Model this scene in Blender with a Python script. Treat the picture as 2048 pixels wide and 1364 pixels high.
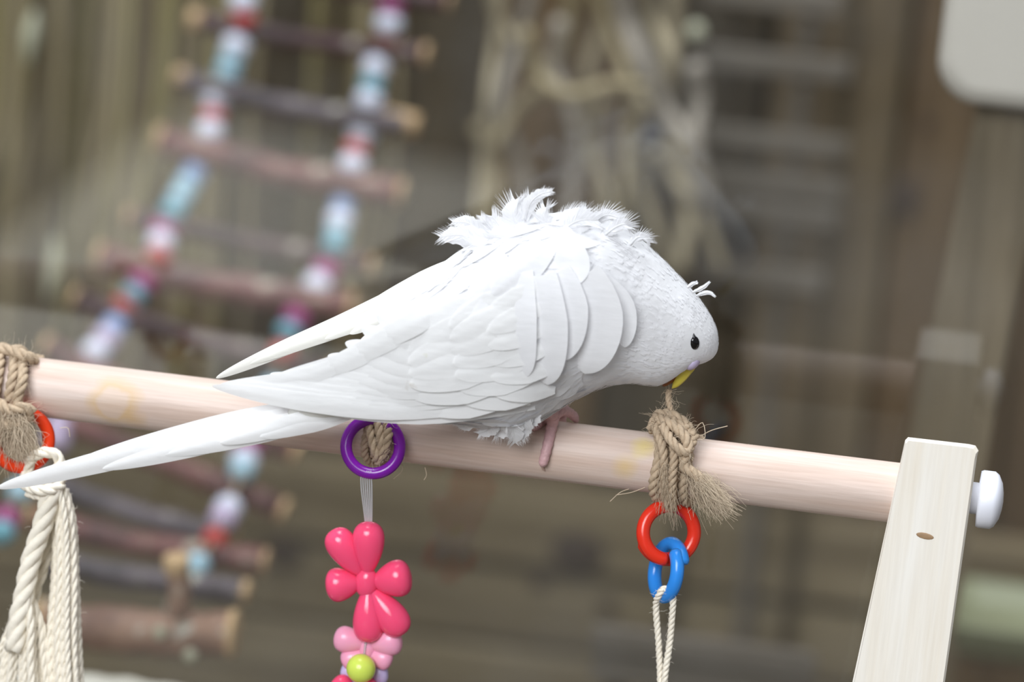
import bpy, math, random
import numpy as np
from mathutils import Vector, Matrix
from mathutils.bvhtree import BVHTree
from mathutils import noise as mnoise
random.seed(11)
for o in list(bpy.data.objects): bpy.data.objects.remove(o)
scene = bpy.context.scene
COL = scene.collection

# ------------------------------------------------------------------ camera
# world frame in millimetres: X along the perch, Y towards the glass, Z up; origin on the perch axis
FPX = 7000.0
n_c = np.array([991., 1259., 7000.]); n_c /= np.linalg.norm(n_c)
p_c = np.array([1.0, -0.1197, 0.0]); p_c[2] = -(p_c[0]*n_c[0]+p_c[1]*n_c[1])/n_c[2]; p_c /= np.linalg.norm(p_c)
# camera coordinates here are right/up/away (left handed), so take z = right-handed cross with a flip
z_c = -np.cross(p_c, n_c) ; z_c /= np.linalg.norm(z_c)
if z_c[1] < 0: z_c = -z_c
RIGHT = np.array([p_c[0], n_c[0], z_c[0]]); UP = np.array([p_c[1], n_c[1], z_c[1]]); AWAY = np.array([p_c[2], n_c[2], z_c[2]])
def ray(px, py):
    d = RIGHT*(px-1024)/FPX + UP*(682-py)/FPX + AWAY
    return d
DIST = 840.0
CAMP = -ray(1100, 900.3)*DIST
def W(px, py, Y=0.0):
    d = ray(px, py)
    t = (Y-CAMP[1])/d[1]
    return CAMP + d*t
def pxmm(px, py, Y=0.0):
    d = ray(px, py)
    t = (Y-CAMP[1])/d[1]
    return t/FPX
def PX(p):
    q = np.asarray(p)-CAMP
    z = q@AWAY
    return 1024+FPX*(q@RIGHT)/z, 682-FPX*(q@UP)/z

cam = bpy.data.cameras.new('camera'); camo = bpy.data.objects.new('camera', cam); COL.objects.link(camo)
cam.sensor_width = 36; cam.sensor_fit = 'HORIZONTAL'; cam.lens = FPX/2048*36
camo.matrix_world = Matrix(((RIGHT[0], UP[0], -AWAY[0], CAMP[0]/1000), (RIGHT[1], UP[1], -AWAY[1], CAMP[1]/1000),
                            (RIGHT[2], UP[2], -AWAY[2], CAMP[2]/1000), (0, 0, 0, 1)))
cam.clip_start = 0.01; cam.clip_end = 50
cam.dof.use_dof = True; cam.dof.focus_distance = 0.826; cam.dof.aperture_fstop = 7.4
scene.camera = camo

# ------------------------------------------------------------------ world, lights, exposure
scene.view_settings.view_transform = 'Standard'; scene.view_settings.look = 'None'
scene.view_settings.gamma = 1; scene.view_settings.use_curve_mapping = False
scene.view_settings.exposure = -0.4
world = bpy.data.worlds.new('World'); scene.world = world; world.use_nodes = True
bg = world.node_tree.nodes['Background']
bg.inputs[0].default_value = (0.93, 0.95, 1.0, 1); bg.inputs[1].default_value = 0.34
def area(name, loc, target, sx, sy, power, color):
    l = bpy.data.lights.new(name, 'AREA'); l.shape = 'RECTANGLE'; l.size = sx; l.size_y = sy; l.energy = power; l.color = color
    o = bpy.data.objects.new(name, l); COL.objects.link(o); o.location = loc
    o.rotation_euler = (Vector(target)-Vector(loc)).to_track_quat('-Z', 'Y').to_euler()
    return o
# the room's ceiling lamp, about 2.5 m above the floor, and the window behind the photographer
area('ceiling_lamp_offscreen', (-0.1, -0.1, 2.2), (-0.05, -0.05, 0), 1.2, 1.2, 74, (0.91, 0.955, 1.0))
area('window_behind_camera_offscreen', (-0.6, -2.7, 1.35), (0, 0, 0), 1.6, 1.3, 112, (0.93, 0.965, 1.0))

# ------------------------------------------------------------------ materials
MATS = {}
def newmat(name):
    m = bpy.data.materials.new(name); m.use_nodes = True
    nt = m.node_tree; b = nt.nodes['Principled BSDF']
    MATS[name] = m
    return m, nt, b
def lin(r, g, b):
    f = lambda c: (c/255/12.92) if c/255 <= 0.04045 else ((c/255+0.055)/1.055)**2.4
    return (f(r), f(g), f(b), 1)
def plain(name, rgb, rough=0.6, vary=0.12, scale=300, bump=0.0, **kw):
    m, nt, b = newmat(name)
    tc = nt.nodes.new('ShaderNodeTexCoord'); nz = nt.nodes.new('ShaderNodeTexNoise'); nz.inputs['Scale'].default_value = scale
    nz.inputs['Detail'].default_value = 4
    nt.links.new(tc.outputs['Object'], nz.inputs['Vector'])
    mx = nt.nodes.new('ShaderNodeMix'); mx.data_type = 'RGBA'
    c = lin(*rgb)
    mx.inputs[6].default_value = tuple(v*(1-vary) for v in c[:3])+(1,)
    mx.inputs[7].default_value = tuple(min(1, v*(1+vary)) for v in c[:3])+(1,)
    nt.links.new(nz.outputs['Fac'], mx.inputs[0]); nt.links.new(mx.outputs[2], b.inputs['Base Color'])
    b.inputs['Roughness'].default_value = rough
    if bump:
        bp = nt.nodes.new('ShaderNodeBump'); bp.inputs['Strength'].default_value = bump; bp.inputs['Distance'].default_value = 0.0005
        nt.links.new(nz.outputs['Fac'], bp.inputs['Height']); nt.links.new(bp.outputs[0], b.inputs['Normal'])
    for k, v in kw.items(): b.inputs[k.replace('_', ' ')].default_value = v
    return m
def wood(name, c1, c2, stretch=(4, 60, 60), scale=1.0, rough=0.55, stains=(), fine=0.35, perobj=0.0, bump=0.15):
    """grain: noise stretched along one local axis; stains = (centre mm, radius mm, rgb, ring?)"""
    m, nt, b = newmat(name)
    N = nt.nodes; L = nt.links
    tc = N.new('ShaderNodeTexCoord'); mp = N.new('ShaderNodeMapping'); mp.inputs['Scale'].default_value = stretch
    geo = N.new('ShaderNodeNewGeometry')
    L.new(tc.outputs['Object'], mp.inputs['Vector'])
    n1 = N.new('ShaderNodeTexNoise'); n1.inputs['Scale'].default_value = 3*scale; n1.inputs['Detail'].default_value = 5; n1.inputs['Distortion'].default_value = 0.6
    n2 = N.new('ShaderNodeTexNoise'); n2.inputs['Scale'].default_value = 17*scale; n2.inputs['Detail'].default_value = 6
    oi = N.new('ShaderNodeObjectInfo'); ad = N.new('ShaderNodeVectorMath'); ad.operation = 'ADD'
    ml = N.new('ShaderNodeMath'); ml.operation = 'MULTIPLY'; ml.inputs[1].default_value = 37.0
    L.new(oi.outputs['Random'], ml.inputs[0]); L.new(mp.outputs[0], ad.inputs[0]); L.new(ml.outputs[0], ad.inputs[1])
    L.new(ad.outputs[0], n1.inputs['Vector']); L.new(ad.outputs[0], n2.inputs['Vector'])
    r1 = N.new('ShaderNodeValToRGB'); r1.color_ramp.elements[0].position = 0.35; r1.color_ramp.elements[1].position = 0.68
    r1.color_ramp.elements[0].color = lin(*c2); r1.color_ramp.elements[1].color = lin(*c1)
    L.new(n1.outputs['Fac'], r1.inputs[0])
    mx = N.new('ShaderNodeMix'); mx.data_type = 'RGBA'; mx.blend_type = 'MULTIPLY'; mx.inputs[0].default_value = fine
    r2 = N.new('ShaderNodeValToRGB'); r2.color_ramp.elements[0].position = 0.3; r2.color_ramp.elements[1].position = 0.6
    r2.color_ramp.elements[0].color = (0.55, 0.5, 0.45, 1); r2.color_ramp.elements[1].color = (1, 1, 1, 1)
    L.new(n2.outputs['Fac'], r2.inputs[0]); L.new(r1.outputs[0], mx.inputs[6]); L.new(r2.outputs[0], mx.inputs[7])
    out = mx.outputs[2]
    if perobj:
        hv = N.new('ShaderNodeHueSaturation'); mr = N.new('ShaderNodeMapRange'); mr.inputs[3].default_value = 1-perobj; mr.inputs[4].default_value = 1+perobj
        L.new(oi.outputs['Random'], mr.inputs[0]); L.new(mr.outputs[0], hv.inputs['Value']); L.new(out, hv.inputs['Color']); out = hv.outputs[0]
    for (c, r, rgb, ring, amt) in stains:
        dst = N.new('ShaderNodeVectorMath'); dst.operation = 'DISTANCE'
        nzs = N.new('ShaderNodeTexNoise'); nzs.inputs['Scale'].default_value = 170; nzs.inputs['Detail'].default_value = 4
        L.new(geo.outputs['Position'], nzs.inputs['Vector'])
        dst.inputs[1].default_value = tuple(v/1000 for v in c); L.new(geo.outputs['Position'], dst.inputs[0])
        sm = N.new('ShaderNodeMath'); sm.operation = 'MULTIPLY_ADD'; sm.inputs[1].default_value = 0.9*r/1000; L.new(nzs.outputs['Fac'], sm.inputs[0]); L.new(dst.outputs['Value'], sm.inputs[2])
        rp = N.new('ShaderNodeValToRGB'); e = rp.color_ramp.elements
        dv = N.new('ShaderNodeMath'); dv.operation = 'DIVIDE'; dv.inputs[1].default_value = 2.5*r/1000; L.new(sm.outputs[0], dv.inputs[0]); L.new(dv.outputs[0], rp.inputs[0])
        e[0].position = 0.24; e[1].position = 0.70
        e[0].color = (0.25 if ring else 1,)*3+(1,); e[1].color = (0, 0, 0, 1)
        if ring:
            k = e.new(0.5); k.color = (1, 1, 1, 1); k2 = e.new(0.42); k2.color = (0.25, 0.25, 0.25, 1)
        m3 = N.new('ShaderNodeMix'); m3.data_type = 'RGBA'
        mu = N.new('ShaderNodeMath'); mu.operation = 'MULTIPLY'; mu.inputs[1].default_value = amt; L.new(rp.outputs[0], mu.inputs[0])
        L.new(mu.outputs[0], m3.inputs[0]); L.new(out, m3.inputs[6]); m3.inputs[7].default_value = lin(*rgb); out = m3.outputs[2]
    L.new(out, b.inputs['Base Color']); b.inputs['Roughness'].default_value = rough
    if bump:
        bp = N.new('ShaderNodeBump'); bp.inputs['Strength'].default_value = bump; bp.inputs['Distance'].default_value = 0.0004
        L.new(n2.outputs['Fac'], bp.inputs['Height']); L.new(bp.outputs[0], b.inputs['Normal'])
    return m

wood('pine_dowel', (220, 202, 192), (207, 183, 169), (3, 60, 60), 1.6, 0.5, fine=0.22, stains=[
    (W(228, 806, -7.0), 5.6, (205, 165, 80), True, 0.42), (W(268, 838, -6), 3.2, (205, 160, 70), False, 0.45),
    (W(1287, 886, -7.2), 3.4, (225, 205, 80), False, 0.8), (W(1250, 932, -6.5), 3.0, (215, 180, 90), False, 0.45)])
wood('pine_post', (244, 240, 232), (238, 230, 216), (60, 60, 2.5), 1.2, 0.55, fine=0.12)
wood('grey_board', (134, 118, 94), (106, 92, 70), (40, 40, 3), 1.0, 0.6)
wood('plank_dark', (88, 74, 50), (60, 49, 31), (25, 25, 2.5), 0.8, 0.7, perobj=0.22)
wood('plank_brown', (116, 91, 58), (84, 64, 40), (25, 25, 2.5), 0.8, 0.7, perobj=0.12)
wood('plank_tan', (132, 114, 88), (104, 88, 64), (25, 25, 2.5), 0.8, 0.7, perobj=0.1)
wood('plank_rail', (134, 119, 92), (98, 84, 60), (2.5, 25, 25), 0.8, 0.7, perobj=0.12)
wood('slat_grey', (114, 105, 95), (92, 84, 74), (3, 30, 30), 0.9, 0.7, perobj=0.1)
plain('knot_dark', (58, 42, 30), 0.7)
plain('knot_pale', (158, 128, 96), 0.6, 0.3, 900)
plain('seat_top', (214, 206, 196), 0.5, 0.04, 60)
plain('white_plastic', (236, 238, 248), 0.3, 0.02, 50)
plain('green_tray', (140, 142, 112), 0.5, 0.08, 60)
plain('fleece', (226, 220, 208), 0.95, 0.08, 400, 0.4)
plain('floor_mat', (92, 84, 72), 0.8, 0.1, 40)
plain('jute', (184, 163, 138), 0.9, 0.28, 900, 0.4)
plain('jute_fibre', (204, 186, 162), 0.9, 0.15, 500)
plain('cotton', (246, 238, 222), 0.95, 0.05, 900, 0.3)
def plastic(name, rgb, rough=0.18, trans=0.0, sss=0.25):
    m, nt, b = newmat(name); b.inputs['Base Color'].default_value = lin(*rgb); b.inputs['Roughness'].default_value = rough
    b.inputs['Subsurface Weight'].default_value = sss; b.inputs['Subsurface Radius'].default_value = (1, 0.5, 0.5); b.inputs['Subsurface Scale'].default_value = 0.0015
    b.inputs['Transmission Weight'].default_value = trans
    nz = nt.nodes.new('ShaderNodeTexNoise'); nz.inputs['Scale'].default_value = 120
    bp = nt.nodes.new('ShaderNodeBump'); bp.inputs['Strength'].default_value = 0.05; bp.inputs['Distance'].default_value = 0.001
    nt.links.new(nz.outputs['Fac'], bp.inputs['Height']); nt.links.new(bp.outputs[0], b.inputs['Normal'])
    return m
plastic('purple', (122, 22, 158)); plastic('red_ring', (228, 52, 30)); plastic('orange_ring', (238, 66, 22)); plastic('blue_ring', (48, 142, 232))
plastic('hot_pink', (255, 84, 128), 0.12, sss=0.5); plastic('pale_pink', (248, 170, 200), 0.25); plastic('lilac', (206, 190, 232), 0.25); plastic('lime', (214, 232, 100), 0.2)
plastic('bead_white', (226, 228, 245), 0.15); plastic('bead_red', (192, 54, 52), 0.3); plastic('bead_teal', (120, 178, 194), 0.25)
plastic('bead_blue', (150, 172, 216), 0.25); plastic('bead_magenta', (172, 74, 134), 0.25); plastic('bead_lilac', (196, 178, 206), 0.25); plastic('bead_sky', (170, 204, 220), 0.25)
m, nt, b = newmat('filament'); b.inputs['Base Color'].default_value = (0.9, 0.9, 0.92, 1); b.inputs['Roughness'].default_value = 0.15; b.inputs['Transmission Weight'].default_value = 0.6
# bark
def bark(name, c1, c2, c3):
    m, nt, b = newmat(name); N = nt.nodes; L = nt.links
    tc = N.new('ShaderNodeTexCoord'); nz = N.new('ShaderNodeTexNoise'); nz.inputs['Scale'].default_value = 90; nz.inputs['Detail'].default_value = 5
    L.new(tc.outputs['Object'], nz.inputs['Vector'])
    r = N.new('ShaderNodeValToRGB'); e = r.color_ramp.elements
    e[0].position = 0.36; e[0].color = lin(*c2); e[1].position = 0.56; e[1].color = lin(*c1); k = e.new(0.63); k.color = lin(*c1); k = e.new(0.70); k.color = lin(*c3)
    L.new(nz.outputs['Fac'], r.inputs[0]); L.new(r.outputs[0], b.inputs['Base Color']); b.inputs['Roughness'].default_value = 0.55
    bp = N.new('ShaderNodeBump'); bp.inputs['Strength'].default_value = 0.4; bp.inputs['Distance'].default_value = 0.001
    L.new(nz.outputs['Fac'], bp.inputs['Height']); L.new(bp.outputs[0], b.inputs['Normal'])
bark('bark_red', (116, 70, 66), (76, 43, 42), (172, 160, 142)); bark('bark_dark', (80, 52, 54), (50, 31, 34), (160, 150, 138)); bark('bark_grey', (98, 86, 92), (60, 51, 56), (180, 174, 158))
bark('bark_log', (150, 116, 96), (112, 80, 66), (210, 208, 196))
plain('cut_wood', (206, 172, 130), 0.7, 0.15, 300)
plain('reed_olive', (150, 138, 94), 0.8, 0.2, 60); plain('reed_tan', (160, 145, 113), 0.8, 0.2, 60); plain('reed_dark', (104, 92, 62), 0.8, 0.2, 60)
plain('vine_tan', (178, 164, 136), 0.8, 0.2, 60); plain('vine_grey', (164, 154, 142), 0.8, 0.2, 60); plain('leaf_pale', (186, 184, 160), 0.7, 0.1, 60)
plain('leaf_dark', (70, 66, 66), 0.8, 0.1, 60); plain('cord_brown', (150, 130, 110), 0.9)
# bird
def birdmat(name, rgb, stains=(), streak=0.10):
    m, nt, b = newmat(name); N = nt.nodes; L = nt.links
    geo = N.new('ShaderNodeNewGeometry'); tc = N.new('ShaderNodeTexCoord')
    mp = N.new('ShaderNodeMapping'); mp.inputs['Rotation'].default_value = (0, math.radians(-25), 0); mp.inputs['Scale'].default_value = (1, 4, 4)
    nz = N.new('ShaderNodeTexNoise'); nz.inputs['Scale'].default_value = 160; nz.inputs['Detail'].default_value = 5
    L.new(geo.outputs['Position'], mp.inputs[0]); L.new(mp.outputs[0], nz.inputs['Vector'])
    mx = N.new('ShaderNodeMix'); mx.data_type = 'RGBA'; c = lin(*rgb)
    mx.inputs[6].default_value = tuple(v*(1-streak) for v in c[:3])+(1,); mx.inputs[7].default_value = c; L.new(nz.outputs['Fac'], mx.inputs[0]); out = mx.outputs[2]
    for (p, r, col, amt) in stains:
        dst = N.new('ShaderNodeVectorMath'); dst.operation = 'DISTANCE'; dst.inputs[1].default_value = tuple(v/1000 for v in p); L.new(geo.outputs['Position'], dst.inputs[0])
        n2 = N.new('ShaderNodeTexNoise'); n2.inputs['Scale'].default_value = 700; L.new(geo.outputs['Position'], n2.inputs['Vector'])
        sm = N.new('ShaderNodeMath'); sm.operation = 'MULTIPLY_ADD'; sm.inputs[1].default_value = r*1.3/1000; L.new(n2.outputs['Fac'], sm.inputs[0]); L.new(dst.outputs['Value'], sm.inputs[2])
        mr = N.new('ShaderNodeMapRange'); mr.inputs[1].default_value = 0.55*r/1000; mr.inputs[2].default_value = 1.35*r/1000; mr.inputs[3].default_value = amt; mr.inputs[4].default_value = 0
        L.new(sm.outputs[0], mr.inputs[0])
        m3 = N.new('ShaderNodeMix'); m3.data_type = 'RGBA'; L.new(mr.outputs[0], m3.inputs[0]); L.new(out, m3.inputs[6]); m3.inputs[7].default_value = lin(*col); out = m3.outputs[2]
    L.new(out, b.inputs['Base Color']); b.inputs['Roughness'].default_value = 0.85; b.inputs['Specular IOR Level'].default_value = 0.2
    bp = N.new('ShaderNodeBump'); bp.inputs['Strength'].default_value = 0.18; bp.inputs['Distance'].default_value = 0.0006
    L.new(nz.outputs['Fac'], bp.inputs['Height']); L.new(bp.outputs[0], b.inputs['Normal'])
    # feathers let a little light through
    tr = N.new('ShaderNodeBsdfTranslucent'); L.new(out, tr.inputs[0]); ms = N.new('ShaderNodeMixShader'); ms.inputs[0].default_value = 0.3
    o = N['Material Output']; L.new(b.outputs[0], ms.inputs[1]); L.new(tr.outputs[0], ms.inputs[2]); L.new(ms.outputs[0], o.inputs[0])
    return m
plain('skin_pink', (206, 166, 168), 0.5, 0.18, 1200, 0.4); plain('claw', (206, 176, 162), 0.4)
plain('beak_yellow', (206, 190, 74), 0.35, 0.1, 300); plain('mouth_brown', (128, 72, 22), 0.5, 0.3, 600); plain('cere', (188, 176, 206), 0.45, 0.05, 300)
plain('eye_black', (16, 14, 16), 0.12, 0.0)
# glass: clear pane with mirror reflection by Fresnel, a trace of dust
m, nt, b = newmat('pane_glass'); N = nt.nodes; L = nt.links
tr = N.new('ShaderNodeBsdfTransparent'); tr.inputs[0].default_value = (0.97, 0.98, 0.975, 1); gl = N.new('ShaderNodeBsdfGlossy'); gl.inputs['Roughness'].default_value = 0.0
fr = N.new('ShaderNodeFresnel'); fr.inputs['IOR'].default_value = 1.62; ms = N.new('ShaderNodeMixShader')
L.new(fr.outputs[0], ms.inputs[0]); L.new(tr.outputs[0], ms.inputs[1]); L.new(gl.outputs[0], ms.inputs[2])
df = N.new('ShaderNodeBsdfDiffuse'); df.inputs[0].default_value = (0.8, 0.8, 0.8, 1); nz = N.new('ShaderNodeTexNoise'); nz.inputs['Scale'].default_value = 14; nz.inputs['Detail'].default_value = 6
mr = N.new('ShaderNodeMapRange'); mr.inputs[1].default_value = 0.45; mr.inputs[2].default_value = 0.9; mr.inputs[3].default_value = 0.0; mr.inputs[4].default_value = 0.05
tc = N.new('ShaderNodeTexCoord'); L.new(tc.outputs['Object'], nz.inputs['Vector']); L.new(nz.outputs['Fac'], mr.inputs[0])
m2 = N.new('ShaderNodeMixShader'); L.new(mr.outputs[0], m2.inputs[0]); L.new(ms.outputs[0], m2.inputs[1]); L.new(df.outputs[0], m2.inputs[2]); L.new(m2.outputs[0], N['Material Output'].inputs[0])

# ------------------------------------------------------------------ mesh helpers (all input in mm)
LOC = {}
def thing(name, label, cat, loc=(0, 0, 0), group=None):
    o = bpy.data.objects.new(name, None); COL.objects.link(o); o.empty_display_size = 0.01
    o.location = [v/1000 for v in loc]; o['label'] = label; o['category'] = cat
    if group: o['group'] = group
    LOC[o] = np.array(loc, float)
    return o
def tag(o, label, cat, group=None):
    o['label'] = label; o['category'] = cat
    if group: o['group'] = group
    return o
def mk(name, V, F, mat, parent=None, origin=None, smooth=True, kind=None, label=None):
    V = np.asarray(V, float)
    if origin is None:
        origin = 0.5*(V.min(0)+V.max(0))
        if parent is None: origin[2] = V[:, 2].min()
    origin = np.asarray(origin, float)
    me = bpy.data.meshes.new(name); me.from_pydata(((V-origin)/1000).tolist(), [], [tuple(int(i) for i in f) for f in F]); me.update()
    if smooth: me.polygons.foreach_set('use_smooth', [True]*len(me.polygons))
    me.materials.append(MATS[mat])
    o = bpy.data.objects.new(name, me); COL.objects.link(o)
    pl = LOC[parent] if parent is not None else np.zeros(3)
    o.location = (origin-pl)/1000
    LOC[o] = origin
    if parent is not None: o.parent = parent
    if kind: o['kind'] = kind
    if label: o['label'] = label
    return o
class Geo:
    def __init__(s): s.V = []; s.F = []
    def add(s, V, F):
        k = len(s.V); s.V += [tuple(v) for v in V]; s.F += [tuple(i+k for i in f) for f in F]; return s
def smoothpath(P, n, ease=False):
    """Catmull-Rom through P, n samples"""
    P = np.asarray(P, float); m = len(P)
    U0 = np.linspace(0, 1, n)
    if ease: U0 = 1-(1-U0)**2.2
    if m == 2: return P[0]+(P[1]-P[0])*U0[:, None]
    Q = np.vstack([2*P[0]-P[1], P, 2*P[-1]-P[-2]])
    out = []
    for t in U0*(m-1):
        i = min(int(t), m-2); f = t-i
        a, b, c, d = Q[i:i+4]
        out.append(0.5*((2*b)+(-a+c)*f+(2*a-5*b+4*c-d)*f*f+(-a+3*b-3*c+d)*f**3))
    return np.array(out)
def frames(P):
    T = np.gradient(P, axis=0); T /= np.linalg.norm(T, axis=1)[:, None]+1e-9
    u = np.cross(T[0], [0, 1, 0.01]); 
    if np.linalg.norm(u) < 1e-3: u = np.cross(T[0], [1, 0, 0])
    U = []
    for t in T:
        u = u-t*(u@t); u /= np.linalg.norm(u)+1e-9; U.append(u.copy())
    U = np.array(U); return T, U, np.cross(T, U)
def tube(P, r, sides=8, caps=True, closed=False):
    P = np.asarray(P, float); n = len(P); r = np.broadcast_to(np.asarray(r, float), (n,))
    T, U, B = frames(P)
    if closed:
        pass
    a = np.linspace(0, 2*math.pi, sides, endpoint=False)
    V = (P[:, None, :]+r[:, None, None]*(np.cos(a)[None, :, None]*U[:, None, :]+np.sin(a)[None, :, None]*B[:, None, :])).reshape(-1, 3)
    F = []
    for i in range(n-1):
        for j in range(sides):
            k = (j+1) % sides
            F.append((i*sides+j, i*sides+k, (i+1)*sides+k, (i+1)*sides+j))
    if caps: F.append(tuple(range(sides))[::-1]); F.append(tuple((n-1)*sides+j for j in range(sides)))
    return V, F
def rope(P, r, plies=3, pitch=None, n=None, sides=6, taper=1.0):
    """twisted cord of several plies along P"""
    P = np.asarray(P, float); L = np.linalg.norm(np.diff(smoothpath(P, 60), axis=0), axis=1).sum()
    pitch = pitch or r*6
    n = n or max(14, int(L/pitch*10)); C = smoothpath(P, n); T, U, B = frames(C)
    s = np.concatenate([[0], np.cumsum(np.linalg.norm(np.diff(C, axis=0), axis=1))])
    g = Geo(); rr = np.linspace(1, taper, n)*r
    for k in range(plies):
        ph = s/pitch*2*math.pi+k*2*math.pi/plies
        Q = C+0.5*rr[:, None]*(np.cos(ph)[:, None]*U+np.sin(ph)[:, None]*B)
        g.add(*tube(Q, rr*(0.56 if plies > 2 else 0.62), sides))
    return g
def fibres(g, centre, dirs, n, length, spread, r=0.07, curl=0.5, rnd=random):
    for _ in range(n):
        c = np.asarray(centre(rnd.random()) if callable(centre) else centre, float)
        d = np.asarray(dirs, float)+np.array([rnd.gauss(0, spread) for _ in range(3)]); d /= np.linalg.norm(d)+1e-9
        l = length*rnd.uniform(0.4, 1.15); p = c+np.array([rnd.gauss(0, 0.4) for _ in range(3)]); pts = [p]
        for i in range(6):
            d = d+np.array([rnd.gauss(0, curl*0.4) for _ in range(3)])+np.array([0, 0, -0.05]); d /= np.linalg.norm(d); p = p+d*l/6; pts.append(p)
        g.add(*tube(np.array(pts), np.linspace(r, r*0.5, 7), 3, caps=False))
def ellipsoid(c, ax, seg=20, rings=12):
    """ax: 3x3 rows = semi axes vectors"""
    c = np.asarray(c, float); ax = np.asarray(ax, float); V = [c+ax[2]]; F = []
    for i in range(1, rings):
        th = math.pi*i/rings
        for j in range(seg):
            ph = 2*math.pi*j/seg
            V.append(c+math.sin(th)*(math.cos(ph)*ax[0]+math.sin(ph)*ax[1])+math.cos(th)*ax[2])
    V.append(c-ax[2]); m = len(V)-1
    for j in range(seg):
        k = (j+1) % seg
        F.append((0, 1+j, 1+k)); F.append((m, 1+(rings-2)*seg+k, 1+(rings-2)*seg+j))
        for i in range(rings-2): F.append((1+i*seg+j, 1+(i+1)*seg+j, 1+(i+1)*seg+k, 1+i*seg+k))
    return V, F
def box(x0, x1, y0, y1, z0, z1, bev=0.0):
    if bev <= 0:
        V = [(x, y, z) for z in (z0, z1) for y in (y0, y1) for x in (x0, x1)]
        return V, [(0, 2, 3, 1), (4, 5, 7, 6), (0, 1, 5, 4), (2, 6, 7, 3), (0, 4, 6, 2), (1, 3, 7, 5)]
    # chamfered box: each face inset
    V = []; idx = {}
    for sx in (0, 1):
        for sy in (0, 1):
            for sz in (0, 1):
                X = (x0, x1)[sx]; Yv = (y0, y1)[sy]; Z = (z0, z1)[sz]; dx = bev*(1-2*sx); dy = bev*(1-2*sy); dz = bev*(1-2*sz)
                for a, p in enumerate(((X, Yv+dy, Z+dz), (X+dx, Yv, Z+dz), (X+dx, Yv+dy, Z))):
                    idx[(sx, sy, sz, a)] = len(V); V.append(p)
    F = []
    g = lambda sx, sy, sz, a: idx[(sx, sy, sz, a)]
    cc = [(0, 0), (1, 0), (1, 1), (0, 1)]
    for s in (0, 1):
        F.append([g(s, p, q, 0) for p, q in cc]); F.append([g(p, s, q, 1) for p, q in cc]); F.append([g(p, q, s, 2) for p, q in cc])
    for p in (0, 1):
        for q in (0, 1):
            F.append([g(p, q, 0, 0), g(p, q, 1, 0), g(p, q, 1, 1), g(p, q, 0, 1)])
            F.append([g(p, 0, q, 0), g(p, 1, q, 0), g(p, 1, q, 2), g(p, 0, q, 2)])
            F.append([g(0, p, q, 1), g(1, p, q, 1), g(1, p, q, 2), g(0, p, q, 2)])
    for sx in (0, 1):
        for sy in (0, 1):
            for sz in (0, 1): F.append([g(sx, sy, sz, 0), g(sx, sy, sz, 1), g(sx, sy, sz, 2)])
    # orient outward
    c = np.array([(x0+x1)/2, (y0+y1)/2, (z0+z1)/2]); Va = np.array(V); out = []
    for f in F:
        pts = Va[list(f)]; nrm = np.cross(pts[1]-pts[0], pts[2]-pts[0])
        out.append(tuple(f) if nrm@(pts.mean(0)-c) > 0 else tuple(f)[::-1])
    return V, out
def prism(front, back):
    """closed solid from two matching outlines"""
    n = len(front); V = list(map(tuple, front))+list(map(tuple, back))
    F = [tuple(range(n)), tuple(range(2*n-1, n-1, -1))]+[(i, n+i, n+(i+1) % n, (i+1) % n) for i in range(n)]
    return V, F
def sub(parent, name, g, mat, **kw):
    V, F = (g.V, g.F) if isinstance(g, Geo) else g
    return mk(name, V, F, mat, parent, **kw)

# ================================================================== SETTING
FLOORZ = -330.0
WALLY = 640.0
fl = mk('floor', *box(-3500, 3500, -8000, WALLY+40, FLOORZ-15, FLOORZ), 'floor_mat', smooth=False); fl['kind'] = 'structure'
gy = 64.0
def mirrored_floor(px, py):
    d = ray(px, py); t = (gy-CAMP[1])/d[1]; p = CAMP+d*t; d = d*np.array([1, -1, 1]); return p+d*((FLOORZ-p[2])/d[2])
added_rug = [mirrored_floor(*q) for q in ((-160, 618), (0, 500), (372, 228), (620, 292), (900, 350), (1120, 400), (1150, 640), (500, 760), (-150, 900))]  # unseen sheet added to the floor; its reflection draws a pale edge
tag(mk('added_floor_rug', *prism([p+np.array([0, 0, 6.0]) for p in added_rug][::-1], added_rug[::-1]), 'fleece', smooth=False), 'large pale rug lying flat on the floor, out of view, there only for its reflection in the glass', 'added_rug')
# glass
g_ = mk('window_1', *box(-520, 330, gy, gy+3, FLOORZ, 330), 'pane_glass', smooth=False); g_['kind'] = 'structure'; g_['label'] = 'clear glass pane behind the perch showing a faint reflection of the bird'
# plank wall
wl = mk('wall_back', *box(-620, 520, WALLY+14, WALLY+40, FLOORZ, 420), 'plank_dark', smooth=False); wl['kind'] = 'structure'
xs = np.arange(-620, 520, 57.0)
for i, x in enumerate(xs):
    mm = 'plank_brown' if x > 90 else ('plank_dark' if i % 3 else 'plank_brown')
    if W(1340, 400, 640)[0] < x < W(1640, 400, 640)[0]: mm = 'plank_tan'
    mk('plank', *box(x+1.5, min(x+55.5, 519), WALLY+random.uniform(-3, 3), WALLY+14, FLOORZ, 419, 1.5), mm, wl, smooth=False)
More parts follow.
